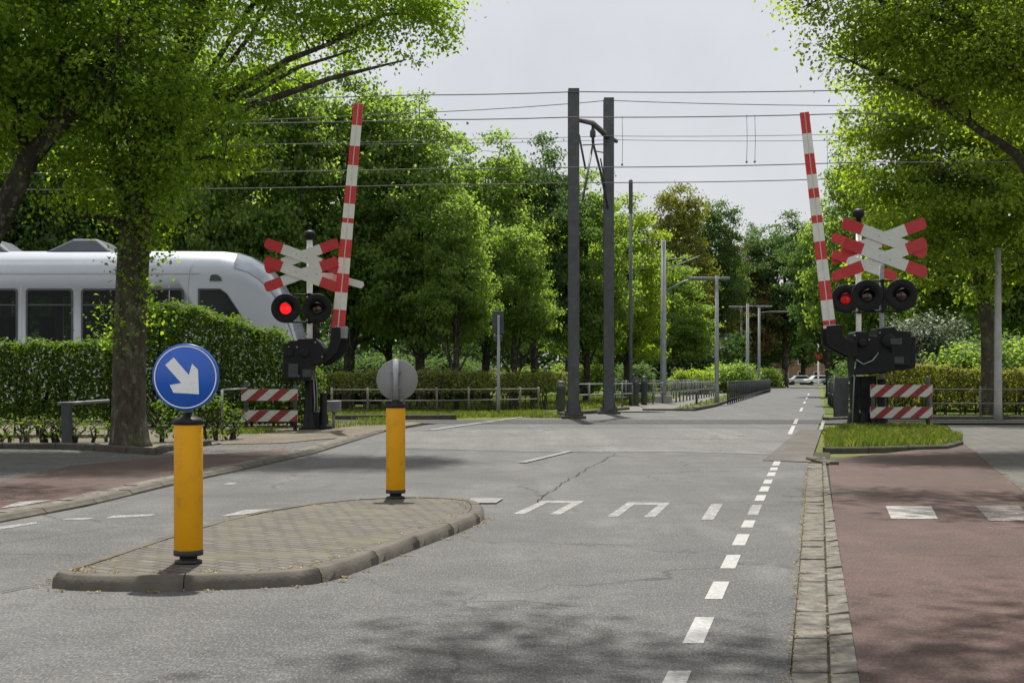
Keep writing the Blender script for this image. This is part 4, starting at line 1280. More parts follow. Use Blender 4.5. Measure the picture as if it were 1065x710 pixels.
# ================================================================= BOLLARDS WITH SIGNS
def bollard(px, base_y, top_y, label, wpx):
    x, y, _ = G(px, base_y, ITZ)
    t = thing('sign_bollard', label, 'bollard', (x, y, ITZ), 'yellow bollards on the traffic island')
    top = zw(top_y, y); r = wpx / 2 / F * y
    mb = MB(); mb.lathe([(.001, 0), (r * .95, 0), (r * .95, .012), (r * .62, .018), (r * .6, .05), (r * .001, .05)], (x, y, ITZ), n=28)
    mb.build('foot', M['rubber'], t)
    zb = ITZ + .045
    mb = MB(); mb.lathe([(r * 1.0, zb), (r * 1.03, zb + .004), (r * 1.03, zb + .03), (r * .98, zb + .034)], (x, y, 0), n=32); mb.build('base_ring', M['rubber'], t)
    mb = MB(); mb.lathe([(r * .97, zb + .03), (r, zb + .036), (r, top - .022), (r * .97, top - .018)], (x, y, 0), n=40); mb.build('sleeve', M['yellow'], t)
    mb = MB(); mb.lathe([(r * 1.0, top - .024), (r * 1.06, top - .02), (r * 1.06, top + .002), (r * .9, top + .016), (r * .45, top + .03), (r * .36, top + .05), (.001, top + .05)], (x, y, 0), n=32)
    mb.build('cap', M['black'], t)
    return t, x, y, top, r


b1, x1, y1, top1, r1 = bollard(196, 584.5, 437.5, 'yellow bollard with a blue keep-right arrow sign facing the camera', 29.5)
cz = zw(392, y1); cr = 34.3 / F * y1
cy = y1 - r1 - .02 + .05
mb = MB(); mb.tube([(x1, y1, top1 + .03), (x1, y1, cz + .1)], .028, 14); mb.box((x1, y1 - .03, cz), (.05, .03, .16))
mb.build('sign_pole', M['galv'], b1)
mb = MB(); mb.lathe([(.001, -.012), (cr * .985, -.012), (cr, -.006), (cr, .016), (cr * .985, .02), (.001, .02)], (x1, y1 - .055, cz), 'y', 64)
disc = mb.build('sign_plate', M['sign_blue'], b1)
mb = MB()
n = 96; yf = y1 - .055 - .0215
for k in range(n):
    a0, a1 = 2 * math.pi * k / n, 2 * math.pi * (k + 1) / n
    q = []
    for a, rr_ in ((a0, .905), (a1, .905), (a1, .94), (a0, .94)):
        q.append((x1 + math.cos(a) * cr * rr_, yf, cz + math.sin(a) * cr * rr_))
    mb.poly([q[0], q[3], q[2], q[1]])
mb.build('border_ring', M['sign_white'], disc)
# arrow pointing down right, from the photo (592x710 crop of a 100x120 region at 150,340)
arrow = [(202, 188), (294, 296), (314, 226), (350, 262), (356, 412), (200, 403), (178, 356), (248, 344), (150, 234)]
mb = MB()
sc_ = 1 / 5.92
pts = [(150 + ax * sc_, 340 + ay * sc_) for ax, ay in arrow]
mb.prism_xz([(xw(a, y1), zw(b, y1)) for a, b in pts][::-1], yf, yf + .001)
mb.build('arrow', M['sign_white'], disc)

b2, x2, y2, top2, r2 = bollard(411.5, 517.5, 421.5, 'yellow bollard farther along the island with its round sign seen from behind', 20)
cz2 = zw(395, y2); cr2 = 21.5 / F * y2; cx2 = x2 + 0.01
mb = MB(); mb.lathe([(.001, -.012), (cr2 * .985, -.012), (cr2, -.006), (cr2, .014), (cr2 * .985, .018), (.001, .018)], (cx2, y2 + .05, cz2), 'y', 56)
mb.build('sign_plate', M['sign_back'], b2)
mb = MB(); mb.tube([(x2, y2, top2 + .03), (x2, y2, cz2 + cr2 * 1.03)], .026, 14); mb.build('sign_pole', M['galv'], b2)
for dz in (-.07, .07):
    mb = MB(); mb.box((x2, y2 + .022, cz2 + dz), (.09, .03, .022)); mb.build('clamp', M['rail_grey'], b2)


# ================================================================= CROSSING SIGNALS
def crossbuck(name, cx, y, cz, half, th, slope, parent, red=True, th_y=.018):
    mb = MB()
    ang = math.atan(slope); L = half / math.cos(ang)
    for k, s in enumerate((1, -1)):
        ux, uz = math.cos(ang), s * math.sin(ang); vx, vz = -uz, ux
        yy = y - k * .021
        def q(u, v): return (cx + ux * u + vx * v, cz + uz * u + vz * v)
        h = th / 2; tip = L * .47
        mb.prism_xz([q(-L + tip, -h), q(L - tip, -h), q(L - tip, h), q(-L + tip, h)], yy - th_y, yy, 0)
        for sg in (-1, 1):
            e = [(L - tip, -h), (L - .05, -h), (L - .012, -h * .72), (L, -h * .4), (L, h * .4), (L - .012, h * .72), (L - .05, h), (L - tip, h)]
            pl = [q(sg * u, v) for u, v in e]
            mb.prism_xz(pl if sg > 0 else pl[::-1], yy - th_y - .0005, yy, 1 if red else 0)
        for u in (-.12, .12):
            mb.lathe([(.012, 0), (.009, .008), (.001, .009)], (q(u, 0)[0], yy - th_y, q(u, 0)[1]), 'y', 8, 2)
    return mb.build(name, [M['cross_white'], M['cross_red'], M['galv']], parent)


def lamp(cx, y, cz, r, lens_mat, parent):
    mb = MB()
    mb.lathe([(.001, -.09), (r * .45, -.09), (r * .5, -.02), (r, 0), (r * 1.0, .03), (r * .97, .036), (r * .42, .036), (r * .40, .02), (.001, .02)], (cx, y, cz), 'y', 40)
    o = mb.build('signal_lamp', M['black'], parent)
    mb = MB(); n = 18; rl = r * .43; D = .20
    ring0, ring1 = [], []
    for k in range(n + 1):
        a = math.radians(-12) + math.radians(204) * k / n
        ring0.append((cx + math.cos(a) * rl, y - .034, cz + math.sin(a) * rl))
        d = D * (.25 + .75 * max(0, math.sin(a)))
        ring1.append((cx + math.cos(a) * rl * 1.03, y - .034 - d, cz + math.sin(a) * rl * 1.0 - d * .12))
    b = len(mb.v); mb.v += ring0 + ring1
    for k in range(n):
        mb.face((b + k, b + k + 1, b + n + 1 + k + 1, b + n + 1 + k), 0, True)
    h = mb.build('hood', M['black'], o)
    md = h.modifiers.new('solid', 'SOLIDIFY'); md.thickness = .008
    mb = MB(); mb.lathe([(r * .40, .021), (r * .33, .035), (r * .18, .045), (.001, .049)], (cx, y, cz), 'y', 28)
    mb.build('lens', lens_mat, o)
    return o


def bell(cx, y, z0, z1, r, parent):
    h = z1 - z0; mb = MB()
    mb.lathe([(r * .45, z0), (r * .45, z0 + h * .35), (r * .75, z0 + h * .38), (r, z0 + h * .5), (r * 1.02, z0 + h * .78), (r * .8, z0 + h * .93), (r * .3, z1), (.001, z1)], (cx, y, 0), 'z', 20)
    return mb.build('warning_bell', M['black'], parent)


def signal(label, Y, post_px, base_py, top_py, cross_px, cross_py, half_px, th_px, sep_px, lamps, lamp_r, bell_top=None, group='crossing signals at the tram crossing', post_r=.065, post_mat='post_white'):
    x = xw(post_px, Y); s = F / Y
    t = thing('crossing_signal', label, 'level crossing signal', (x, Y, 0), group)
    zt = zw(top_py, Y)
    mb = MB(); mb.tube([(x, Y, .9), (x, Y, zt)], post_r, 16); mb.build('post', M[post_mat], t)
    mb = MB(); mb.lathe([(.001, 0), (.2, 0), (.2, .05), (.15, .09), (.13, .36), (.10, .42), (.095, 1.1), (.07, 1.12), (.001, 1.12)], (x, Y, .03), 'z', 20)
    mb.box((x, Y, .05), (.42, .42, .05))
    mb.build('pedestal', M['black'], t)
    for k, py in enumerate((cross_py, cross_py + sep_px)):
        crossbuck('crossbuck', xw(cross_px, Y), Y - .085 - k * .046, zw(py, Y), half_px / s, th_px / s, .375, t)
    lz = zw(lamps[0][1], Y)
    for px, py, lm in lamps:
        lamp(xw(px, Y), Y - .14, zw(py, Y), lamp_r / s, M[lm], t)
    mb = MB()
    xs = [xw(l[0], Y) for l in lamps]
    for dz in (-lamp_r / s * .93, lamp_r / s * .95):
        mb.tube([(min(xs) - .02, Y - .10, lz + dz), (max(xs) + .02, Y - .10, lz + dz)], .018, 8)
        mb.box((x, Y - .06, lz + dz), (.12, .1, .05))
    mb.box((x, Y - .075, lz), (.05, .03, 2.1 * lamp_r / s))
    mb.build('lamp_bracket', M['black'], t)
    if bell_top is not None:
        bell(x, Y, zw(bell_top + 14.5, Y), zw(bell_top, Y), 5.9 / s, t)
    return t


def boom(Y, a, b, w0, w1, parent, bands):
    """striped arm from pixel a (foot) to b (tip) at distance Y; bands = (red from, red to) pixel rows"""
    A = Vector(P(*a, Y)); B = Vector(P(*b, Y)); ax = (B - A); L = ax.length; ax.normalize()
    sx = Vector((ax.z, 0, -ax.x)); s = F / Y
    rows = [a[1]]
    for r0, r1 in bands:
        rows += [r1, r0]
    rows += [b[1]]
    rows = sorted(set(max(b[1], min(a[1], r)) for r in rows), reverse=True)
    mb = MB()
    for i in range(len(rows) - 1):
        t0 = (a[1] - rows[i]) / (a[1] - b[1]); t1 = (a[1] - rows[i + 1]) / (a[1] - b[1])
        mid = (rows[i] + rows[i + 1]) / 2
        red = any(r0 <= mid <= r1 for r0, r1 in bands)
        h0 = (w0 + (w1 - w0) * t0) / 2 / s; h1 = (w0 + (w1 - w0) * t1) / 2 / s
        c0 = A + ax * L * t0; c1 = A + ax * L * t1
        # boxy aluminium profile with a groove down the middle: two half flanges and a recessed web
        for sg in (-1, 1):
            base = len(mb.v)
            for c, h in ((c0, h0), (c1, h1)):
                for u, d in ((.10, -.028), (1.0, -.028), (1.0, .028), (.10, .028)):
                    p = c + sx * (sg * u * h); mb.v.append((p.x, p.y + d, p.z))
            q = [(0, 1, 5, 4), (1, 2, 6, 5), (2, 3, 7, 6), (3, 0, 4, 7), (0, 3, 2, 1), (4, 5, 6, 7)]
            for f in q:
                mb.face([base + k for k in f], 1 if red else 0)
        base = len(mb.v)
        for c, h in ((c0, h0), (c1, h1)):
            for u in (-.12, .12):
                p = c + sx * (u * h); mb.v.append((p.x, p.y - .018, p.z))
        mb.face((base, base + 1, base + 3, base + 2), 0)
    return mb.build('barrier_arm', [M['boom_white'], M['boom_red']], parent)


def px_poly(Y, pts):
    return [(xw(a, Y), zw(b, Y)) for a, b in pts][::-1]


YL = 28.6
SL = signal('left crossing signal with its red lamp lit and a double crossbuck beside the tram nose', YL, 322, 448, 250, 314.5, 266.8, 37.8, 10.6, 18.8,
            [(298.5, 321, 'lamp_red'), (331, 321, 'lamp_off')], 15.2, 239.5)
mb = MB()  # back of the cross that faces the other way
xb, zb_ = xw(352, YL), zw(285, YL)
mb.prism_xz(px_poly(YL, [(345, 284), (372, 291), (377, 292.5), (378, 296.5), (375, 299.5), (343, 291)]), YL + .12, YL + .14)
mb.prism_xz(px_poly(YL, [(330, 283), (346, 283.5), (346, 290), (330, 289)]), YL + .075, YL + .13)
mb.build('rear_crossbuck', M['cross_white'], SL)
# barrier machine on the left
BLY = YL + .1
BL = thing('crossing_barrier', 'left barrier with a raised red and white arm on a black machine', 'level crossing barrier', (xw(336, BLY), BLY, 0), 'raised barriers at the tram crossing')
mb = MB()
mb.prism_xz(px_poly(BLY, [(298, 358), (303, 357), (305, 354.5), (312, 354.5), (313.5, 352.5), (331, 352.5), (336, 357), (339, 362), (339, 376), (333, 379), (327, 380), (325, 396), (298, 395), (298, 376)]), BLY - .42, BLY + .25)
mb.box((xw(305, BLY), BLY - .44, zw(385, BLY)), (.26, .05, .38)); mb.box((xw(304, BLY), BLY - .44, zw(366, BLY)), (.2, .05, .2))
mb.lathe([(.001, .0), (.11, .0), (.11, .03), (.09, .05), (.001, .05)], (xw(320, BLY), BLY - .42, zw(367, BLY)), 'y', 20)
mb.build('machine_housing', M['black'], BL, .012)
for k, (dy, sh_) in enumerate(((-.34, 0), (.12, 7.5))):
    mb = MB()
    c = [(326 + sh_, 370), (332 + sh_, 372), (340 + sh_, 367), (344 + sh_, 360), (346 + sh_, 353), (347 + sh_, 341)]
    c2 = [(356 + sh_ * .9, 341), (356 + sh_ * .9, 356), (352 + sh_, 365), (345 + sh_, 373), (336 + sh_, 379), (328 + sh_, 381)]
    mb.prism_xz(px_poly(BLY, c + c2), BLY + dy, BLY + dy + .07)
    mb.build('arm_bracket', M['black'], BL, .008)
mb = MB(); mb.prism_xz(px_poly(BLY, [(349, 340), (362, 340), (361, 352), (349, 352)]), BLY - .2, BLY + .06); mb.build('arm_clamp', M['galv'], BL, .006)
boom(BLY - .06, (351.5, 343), (373, 107.5), 13.5, 9.5, BL, [(108, 130.5), (152, 172), (193.5, 212), (227, 232), (249, 268), (284.5, 304), (322, 341)])
mb = MB()
xq, zq = xw(336.5, BLY), 0
mb.lathe([(.001, .02), (.19, .02), (.19, .1), (.12, .16), (.10, .35), (.08, .4), (.08, .85), (.001, .85)], (xq, BLY, 0), 'z', 16)
mb.box((xw(326, BLY), BLY, .55), (.16, .2, 1.15)); mb.box((xw(325, BLY), BLY, .22), (.34, .36, .42))
mb.build('pedestal', M['black'], BL, .01)
mb = MB(); mb.tube([(xw(328, BLY), BLY - .16, .1), (xw(328.5, BLY), BLY - .17, .7), (xw(327, BLY), BLY - .2, 1.35)], .014, 6)
mb.build('cable', M['galv'], BL); mb = MB()
mb.tube([(xw(331, BLY), BLY - .15, .1), (xw(331, BLY), BLY - .16, .9), (xw(329, BLY), BLY - .2, 1.3)], .012, 6)
mb.build('cable', M['galv'], BL)

cab = thing('cabinet', 'small grey box on a post right of the left barrier machine', 'junction box', (xw(347, 29.4), 29.4, 0))
mb = MB(); mb.box((xw(347, 29.4), 29.4, zw(422.5, 29.4)), (.33, .2, .26)); mb.build('box', M['rail_grey'], cab, .015)
mb = MB(); mb.tube([(xw(347, 29.4), 29.4, 0), (xw(347, 29.4), 29.4, zw(428, 29.4))], .035, 10); mb.build('post', M['rail_grey'], cab)

# right side
YR = 28.6
SR = signal('right front crossing signal with two dark lamps and a clear double crossbuck', YR, 917, 447, 262, 918, 248, 43.2, 12.0, 20.5,
            [(900, 308, 'lamp_off'), (935.5, 307, 'lamp_off')], 16.6, None, post_r=.05, post_mat='galv')
YB = 31.2
SB = signal('right rear crossing signal half hidden behind the front one, one lamp glowing red', YB, 893, 446, 235, 897, 259, 33, 9.8, 17.5,
            [(877.5, 311, 'lamp_red_dim'), (909, 310, 'lamp_off')], 14.8, 217)
BRY = YR + .12
BR = thing('crossing_barrier', 'right barrier with a raised arm leaning left on a black machine', 'level crossing barrier', (xw(895, BRY), BRY, 0), 'raised barriers at the tram crossing')
mb = MB()
mb.prism_xz(px_poly(BRY, [(885, 347), (887, 345), (898, 345), (900, 349), (908, 350), (909, 342), (926, 340), (929, 344), (942, 345), (943, 350), (948, 350), (948, 381), (944, 384), (920, 386), (918, 388), (886, 390), (884, 372)]), BRY - .3, BRY + .3)
mb.lathe([(.001, .0), (.16, .0), (.16, .05), (.11, .08), (.001, .08)], (xw(920, BRY), BRY - .3, zw(355, BRY)), 'y', 22)
mb.lathe([(.001, .0), (.10, .0), (.10, .05), (.07, .08), (.001, .08)], (xw(893, BRY), BRY - .3, zw(357, BRY)), 'y', 22)
mb.box((xw(932, BRY), BRY - .33, zw(366, BRY)), (.42, .07, .62))
mb.build('machine_housing', M['black'], BR, .012)
for dy in (-.38, .1):
    mb = MB()
    mb.prism_xz(px_poly(BRY, [(856, 339.5), (871, 338), (872, 349), (876, 353), (886, 356), (888, 371), (880, 371), (868, 365), (858, 359), (856, 352)]), BRY + dy, BRY + dy + .08)
    mb.build('arm_bracket', M['black'], BR, .008)
boom(BRY - .1, (863, 341), (836.5, 117), 12.5, 9.2, BR, [(117, 139), (160, 181.5), (196, 206), (224, 232), (251, 270), (292, 312), (333, 338)])
mb = MB()
mb.prism_xz(px_poly(BRY, [(884, 384), (898, 379), (912, 366), (925, 368), (925, 386), (884, 390)]), BRY - .4, BRY - .31)
mb.build('counterweight', M['black'], BR, .01)
mb = MB()
for px, wd in ((889, .16), (899, .18), (908, .13)):
    mb.box((xw(px, BRY), BRY + .05, .62), (wd, .2, 1.2)); mb.lathe([(.001, .03), (wd * 1.1, .03), (wd * 1.1, .08), (wd * .8, .4), (wd * .55, .45), (.001, .45)], (xw(px, BRY), BRY + .05, 0), 'z', 14)
mb.build('pedestal', M['black'], BR, .01)
mb = MB()
mb.tube([(xw(886, BRY), BRY - .35, zw(374, BRY)), (xw(893, BRY), BRY - .42, zw(379, BRY)), (xw(902, BRY), BRY - .42, zw(375, BRY)), (xw(909, BRY), BRY - .36, zw(367, BRY))], .014, 8)
mb.build('cable', M['galv'], BR); mb = MB()
mb.tube([(xw(886, BRY), BRY - .3, zw(376, BRY)), (xw(885, BRY), BRY - .25, zw(400, BRY)), (xw(884, BRY), BRY - .2, .1)], .016, 8)
mb.build('cable', M['galv'], BR)


for tt, YY, pts in ((BL, BLY - .425, ((300.5, 361), (309, 361), (300.5, 391), (310.5, 391), (328, 356), (335, 371))), (BR, BRY - .305, ((889, 349), (890, 384), (912, 383), (915, 346), (904, 353)))):
    for a, b_ in pts:
        mb = MB(); mb.lathe([(.022, 0), (.022, .012), (.012, .02), (.001, .02)], (xw(a, YY), YY, zw(b_, YY)), 'y', 6); mb.build('bolt', M['galv'], tt)
for tt, YY, (a0, b0, a1, b1) in ((BL, BLY - .43, (314.5, 384, 324, 392)), (BR, BRY - .375, (926, 352, 938, 358)), (BR, BRY - .375, (924, 371, 940, 378)), (BL, BLY - .475, (300, 378, 310, 392))):
    mb = MB(); mb.box(((xw(a0, YY) + xw(a1, YY)) / 2, YY, (zw(b0, YY) + zw(b1, YY)) / 2), (abs(xw(a1, YY) - xw(a0, YY)), .02, abs(zw(b1, YY) - zw(b0, YY)))); mb.build('cover_plate', M['fence_dark'], tt, .005)


# ---- hazard boards
def boards(label, Y, x0, x1, rows, posts, ptop, st=.46):
    t = thing('hazard_boards', label, 'barrier fence', (xw((x0 + x1) / 2, Y), Y, 0), 'striped hazard boards at the crossing')
    X0, X1 = xw(x0, Y), xw(x1, Y)
    for top, bot in rows:
        zt, zb = zw(top, Y), zw(bot, Y); h = zt - zb
        mb = MB(); mb.box(((X0 + X1) / 2, Y - .05, (zt + zb) / 2), (X1 - X0, .022, h), 0)
        sk = h * 1.15; x = X0 - sk - st * .15
        while x < X1:
            pl = [(x, zb), (x + st / 2, zb), (x + st / 2 + sk, zt), (x + sk, zt)]
            # clip to the board
            def clip(p, xm, keep_gt):
                o = []
                for i in range(len(p)):
                    a, b = p[i], p[(i + 1) % len(p)]
                    ia = (a[0] >= xm) == keep_gt; ib = (b[0] >= xm) == keep_gt
                    if ia: o.append(a)
                    if ia != ib:
                        u = (xm - a[0]) / (b[0] - a[0]); o.append((xm, a[1] + (b[1] - a[1]) * u))
                return o
            pl = clip(pl, X0 + .004, True)
            if len(pl) > 2: pl = clip(pl, X1 - .004, False)
            if len(pl) > 2:
                mb.poly([(a, Y - .0625, b) for a, b in pl], 1)
            x += st * 1.0
        mb.build('striped_board', [M['board_white'], M['board_red']], t)
    for i, px in enumerate(posts):
        mb = MB(); X = xw(px, Y); zt = zw(ptop[i], Y)
        mb.lathe([(.045, -.05), (.045, zt - .02), (.03, zt), (.001, zt)], (X, Y, 0), 'z', 12); mb.build('post', M['fence_dark'], t)
    return t


boards('pair of red and white striped boards on posts left of the left signal', 28.0, 251.5, 310, ((404.5, 416.5), (426.5, 438)), (256, 307), (396, 400))
boards('pair of red and white striped boards on the grass bank by the right signal', 28.2, 904.5, 969, ((400, 412.5), (423, 434.5)), (908, 965), (399, 391), .40)


# ================================================================= OVERHEAD LINE
def ibeam(mb, x, y, z0, z1, w, d, tf=.022, tw=.014):
    mb.box((x, y - d / 2 + tf / 2, (z0 + z1) / 2), (w, tf, z1 - z0)); mb.box((x, y + d / 2 - tf / 2, (z0 + z1) / 2), (w, tf, z1 - z0))
    mb.box((x, y, (z0 + z1) / 2), (tw, d - 2 * tf, z1 - z0))


def big_mast(label, px, base_py, top_py, wpx, n=0):
    x, y, _ = G(px, base_py); zt = zw(top_py, y); wd = wpx / F * y
    t = thing('overhead_line_mast', label, 'tram mast', (x, y, 0), 'steel masts beside the rails')
    mb = MB(); ibeam(mb, x, y, .06, zt, wd, wd)
    # side channels close the H profile like in the photo's dark front
    mb.build('column', M['mast'], t)
    mb = MB(); mb.box((x, y, .03), (wd * 2.2, wd * 2.0, .12)); mb.box((x, y, .12), (wd * 1.7, wd * 1.5, .06)); mb.build('footing', M['concrete_dark'], t, .015)
    for sx in (-1, 1):
        for sy in (-1, 1):
            mb = MB(); mb.tube([(x + sx * wd * .72, y + sy * wd * .62, .1), (x + sx * wd * .72, y + sy * wd * .62, .26)], .03, 8)
            mb.build('anchor_bolt', M['mast'], t)
        mb = MB()
        mb.prism_xz([(x + sx * wd * .5, .14), (x + sx * wd * .8, .14), (x + sx * wd * .5, .5)] if sx > 0 else [(x - wd * .8, .14), (x - wd * .5, .14), (x - wd * .5, .5)], y - .02, y + .02)
        mb.build('gusset', M['mast'], t)
    return t, x, y, zt, wd


m1, mx1, my1, mz1, mw1 = big_mast('taller nearer steel mast, the left one of the close pair by the rails', 596.5, 435.3, 93, 11.5)
m2, mx2, my2, mz2, mw2 = big_mast('shorter farther steel mast, the right one of the close pair by the rails', 633, 430.3, 102.5, 10.5)
# the bracket and hangers carried between the two masts
ap = Vector((xw(617.5, 39.5), 39.5, zw(131, 39.5)))
mb = MB()
pA_ = [Vector((mx1 + .05, my1 + .2, zw(123, my1))), Vector((xw(609, 38), 38, zw(126.5, 38))), Vector((xw(616, 39.3), 39.3, zw(128, 39.3))), Vector((xw(624, 40.5), 40.5, zw(135, 40.5))), Vector((xw(630, 41.4), 41.4, zw(141, 41.4))), Vector((xw(641, 42.2), 42.2, zw(147, 42.2)))]
mb.tube(pA_, [.06, .075, .085, .09, .085, .07], 8)
mb.build('cross_arm', M['mast'], m1)
mb = MB()
top_ = Vector((xw(616.5, 39.5), 39.5, zw(130, 39.5))); k1 = Vector((xw(616.8, 39.5), 39.5, zw(149, 39.5)))
mb.tube([top_, k1], .045, 8)
mb.lathe([(.02, 0), (.09, .05), (.09, .22), (.05, .3), (.001, .3)], (top_.x, top_.y, top_.z - .42), 'z', 10)
mb.tube([k1, (xw(606, 38.2), 38.2, zw(208, 38.2))], .035, 6); mb.tube([k1, (xw(625, 40.4), 40.4, zw(180, 40.4)), (xw(632, 41.5), 41.5, zw(216, 41.5))], .04, 6)
mb.tube([(xw(602, 37.4), 37.4, zw(140, 37.4)), (xw(609, 37.6), 37.6, zw(176, 37.6))], .035, 6)
mb.tube([(xw(606, 38), 38, zw(151, 38)), (xw(628, 41), 41, zw(150, 41))], .02, 6); mb.tube([(xw(618, 39), 39, zw(157, 39)), (xw(629, 41), 41, zw(159, 41))], .02, 6)
mb.tube([(xw(624.5, 40), 40, zw(165, 40)), (xw(627, 40.2), 40.2, zw(178, 40.2)), (xw(629.5, 40.4), 40.4, zw(196, 40.4))], .025, 6)
mb.build('hanger', M['mast'], m1)


def wire(label, Y, pts, r=.017, droppers=()):
    mb = MB(); q = []
    pts = sorted(pts)
    e0 = (-140, pts[0][1] + (pts[1][1] - pts[0][1]) / (pts[1][0] - pts[0][0]) * (-140 - pts[0][0]) * .5)
    e1 = (1220, pts[-1][1] + (pts[-1][1] - pts[-2][1]) / (pts[-1][0] - pts[-2][0]) * (1220 - pts[-1][0]) * .5)
    allp = [e0] + pts + [e1]
    for (a, b) in zip(allp, allp[1:]):
        n = max(2, int(abs(b[0] - a[0]) / 40))
        for k in range(n):
            t = k / n; sag = 1.5 * 4 * t * (1 - t) * (abs(b[0] - a[0]) / 300)
            q.append(P(a[0] + (b[0] - a[0]) * t, a[1] + (b[1] - a[1]) * t + sag, Y))
    q.append(P(*e1, Y))
    mb.tube(q, r * .75, 6)
    o = mb.build('overhead_wire', M['wire'])
    tag(o, label, 'overhead wire', 'overhead wires across the crossing')
    for (px, ya, yb) in droppers:
        d = MB(); d.tube([P(px, ya, Y), P(px + .6, (ya + yb) / 2, Y), P(px, yb, Y)], .007, 5); d.lathe([(.001, 0), (.03, .01), (.03, .05), (.001, .06)], P(px, yb, Y), 'z', 8)
        dd = d.build('dropper', M['wire']); dd.parent = o
    return o


wire('topmost overhead wire, passing the top of the taller steel mast', 36.7, [(430, 99), (600, 95.5), (900, 93.5)], .021)
wire('overhead wire that peaks at the top of the shorter steel mast', 42.2, [(455, 116.5), (592, 108), (632, 104.5), (900, 110)], .018)
wire('thick overhead wire level with the cross arm of the masts', 34.3, [(445, 124.5), (592, 122), (905, 117.5)], .02, ((785, 119.5, 169.5), (647, 121, 172.5), (842, 118.8, 169), (776.5, 119.5, 169.7), (430, 125.5, 175)))
wire('thin overhead wire just below the cross arm, fifth from the bottom of the span', 39.5, [(480, 145), (630, 141.5), (900, 139)], .012, ((860, 139.5, 185), (565, 143, 190)))
wire('thin overhead wire running at the foot of the cross arm', 42.4, [(300, 150), (640, 145.5), (900, 145.5)], .012)
wire('second lowest overhead wire, crossing the masts halfway down their hangers', 34.3, [(450, 175.5), (600, 174), (900, 168.5)], .019)
wire('lowest overhead wire, near the lower end of the mast hangers', 39.5, [(450, 192), (600, 190), (900, 185)], .02)

# distant masts and lamps
def pole_thing(name, label, cat, px, base_y, top_y, wpx, mat, group=None, taper=.75, n=10):
    x, y, _ = G(px, base_y); zt = zw(top_y, y); r = wpx / 2 / F * y
    t = thing(name, label, cat, (x, y, 0), group)
    mb = MB(); mb.tube([(x, y, -.05), (x, y, .5), (x, y, zt)], [r * 1.15, r, r * taper], n); mb.build('pole', mat, t)
    return t, x, y, zt


t, x, y, zt = pole_thing('tram_mast', 'pale tram mast with a slanting bracket right of the steel masts', 'tram mast', 690, 419, 250, 6.5, M['mast_pale'], 'tram masts along the far path')
mb = MB()
mb.tube([P(692, 303, y), P(710, 293, y), P(726, 289, y)], .05, 6); mb.tube([P(692, 281, y), P(706, 275, y), P(728, 266, y)], .03, 6); mb.tube([P(692, 270, y), P(715, 268, y)], .025, 6)
mb.build('bracket', M['mast_pale'], t)
mb = MB(); mb.box((x, y, .15), (.75, .6, .4)); mb.build('footing', M['mast_concrete'], t, .03)
t, x, y, zt = pole_thing('tram_mast', 'thin dark mast just right of the shorter steel mast', 'tram mast', 656, 421, 187, 4.0, M['mast'], 'tram masts along the far path')
mb = MB(); mb.box((x, y, zw(205, y)), (.16, .16, 1.4)); mb.build('top_fitting', M['mast'], t)


def street_lamp(label, px, base_y, top_y, wpx, arms):
    t, x, y, zt = pole_thing('street_lamp', label, 'street lamp', px, base_y, top_y, wpx, M['mast_pale'], 'street lamps beyond the crossing')
    for (ax, ay, hx0, hx1, hy) in arms:
        mb = MB(); mb.tube([(x, y, zw(ay, y)), P(ax, hy, y)], .035, 6); mb.build('arm', M['mast_pale'], t)
        mb = MB(); a = P(hx0, hy, y); b = P(hx1, hy, y)
        mb.box(((a[0] + b[0]) / 2, y, a[2]), (abs(b[0] - a[0]), .28, .11)); mb.box(((a[0] + b[0]) / 2, y, a[2] - .07), (abs(b[0] - a[0]) * .7, .2, .05))
        mb.build('lamp_head', M['rail_grey'], t, .03)
    return t


street_lamp('grey street lamp with a flat T-shaped head, nearest one beyond the crossing', 745.5, 421, 287, 4.6, ((735, 289, 716, 742, 289.5), (752, 289, 749, 759, 289.5)))
street_lamp('second street lamp beyond the crossing with a head reaching right', 777.5, 408.5, 316, 3.6, ((786, 318, 786, 803, 318.5), (765, 319, 758, 768, 319)))
street_lamp('third street lamp with a long pale head over the far road', 789.5, 405, 318, 3.0, ((800, 325, 800, 822, 324),))
street_lamp('thin far street lamp behind the second one', 771, 403, 314, 2.6, ((778, 315, 762, 783, 315),))

t, x, y, zt = pole_thing('concrete_pole', 'pale concrete pole in front of the trees behind the right hedge', 'pole', 1038, 436.5, 258, 8, M['mast_concrete'])
t, x, y, zt = pole_thing('sign_post', 'thin grey sign pole with a dark sign edge-on beyond the rails', 'road sign', 518.5, 430, 328, 3.6, M['mast_pale'])
mb = MB(); mb.box((x - .02, y + .06, zw(335, y)), (.38, .03, .75)); mb.box((x - .02, y + .06, zw(352, y)), (.3, .03, .2)); mb.build('sign_plate', M['fence_dark'], t, .01)
t, x, y, zt = pole_thing('road_sign', 'small red and white sign post by the far end of the road', 'road sign', 851, 401, 357, 1.8, M['post_white'])
mb = MB(); mb.lathe([(.001, 0), (.62, 0), (.62, .04), (.001, .04)], (x, y - .1, zw(369, y)), 'y', 20); mb.build('sign_plate', M['cross_red'], t)
t, x, y, zt = pole_thing('dark_post', 'short thin dark post in the far path beside the lamp post', 'post', 724.5, 421, 407, 2.2, M['fence_dark'])


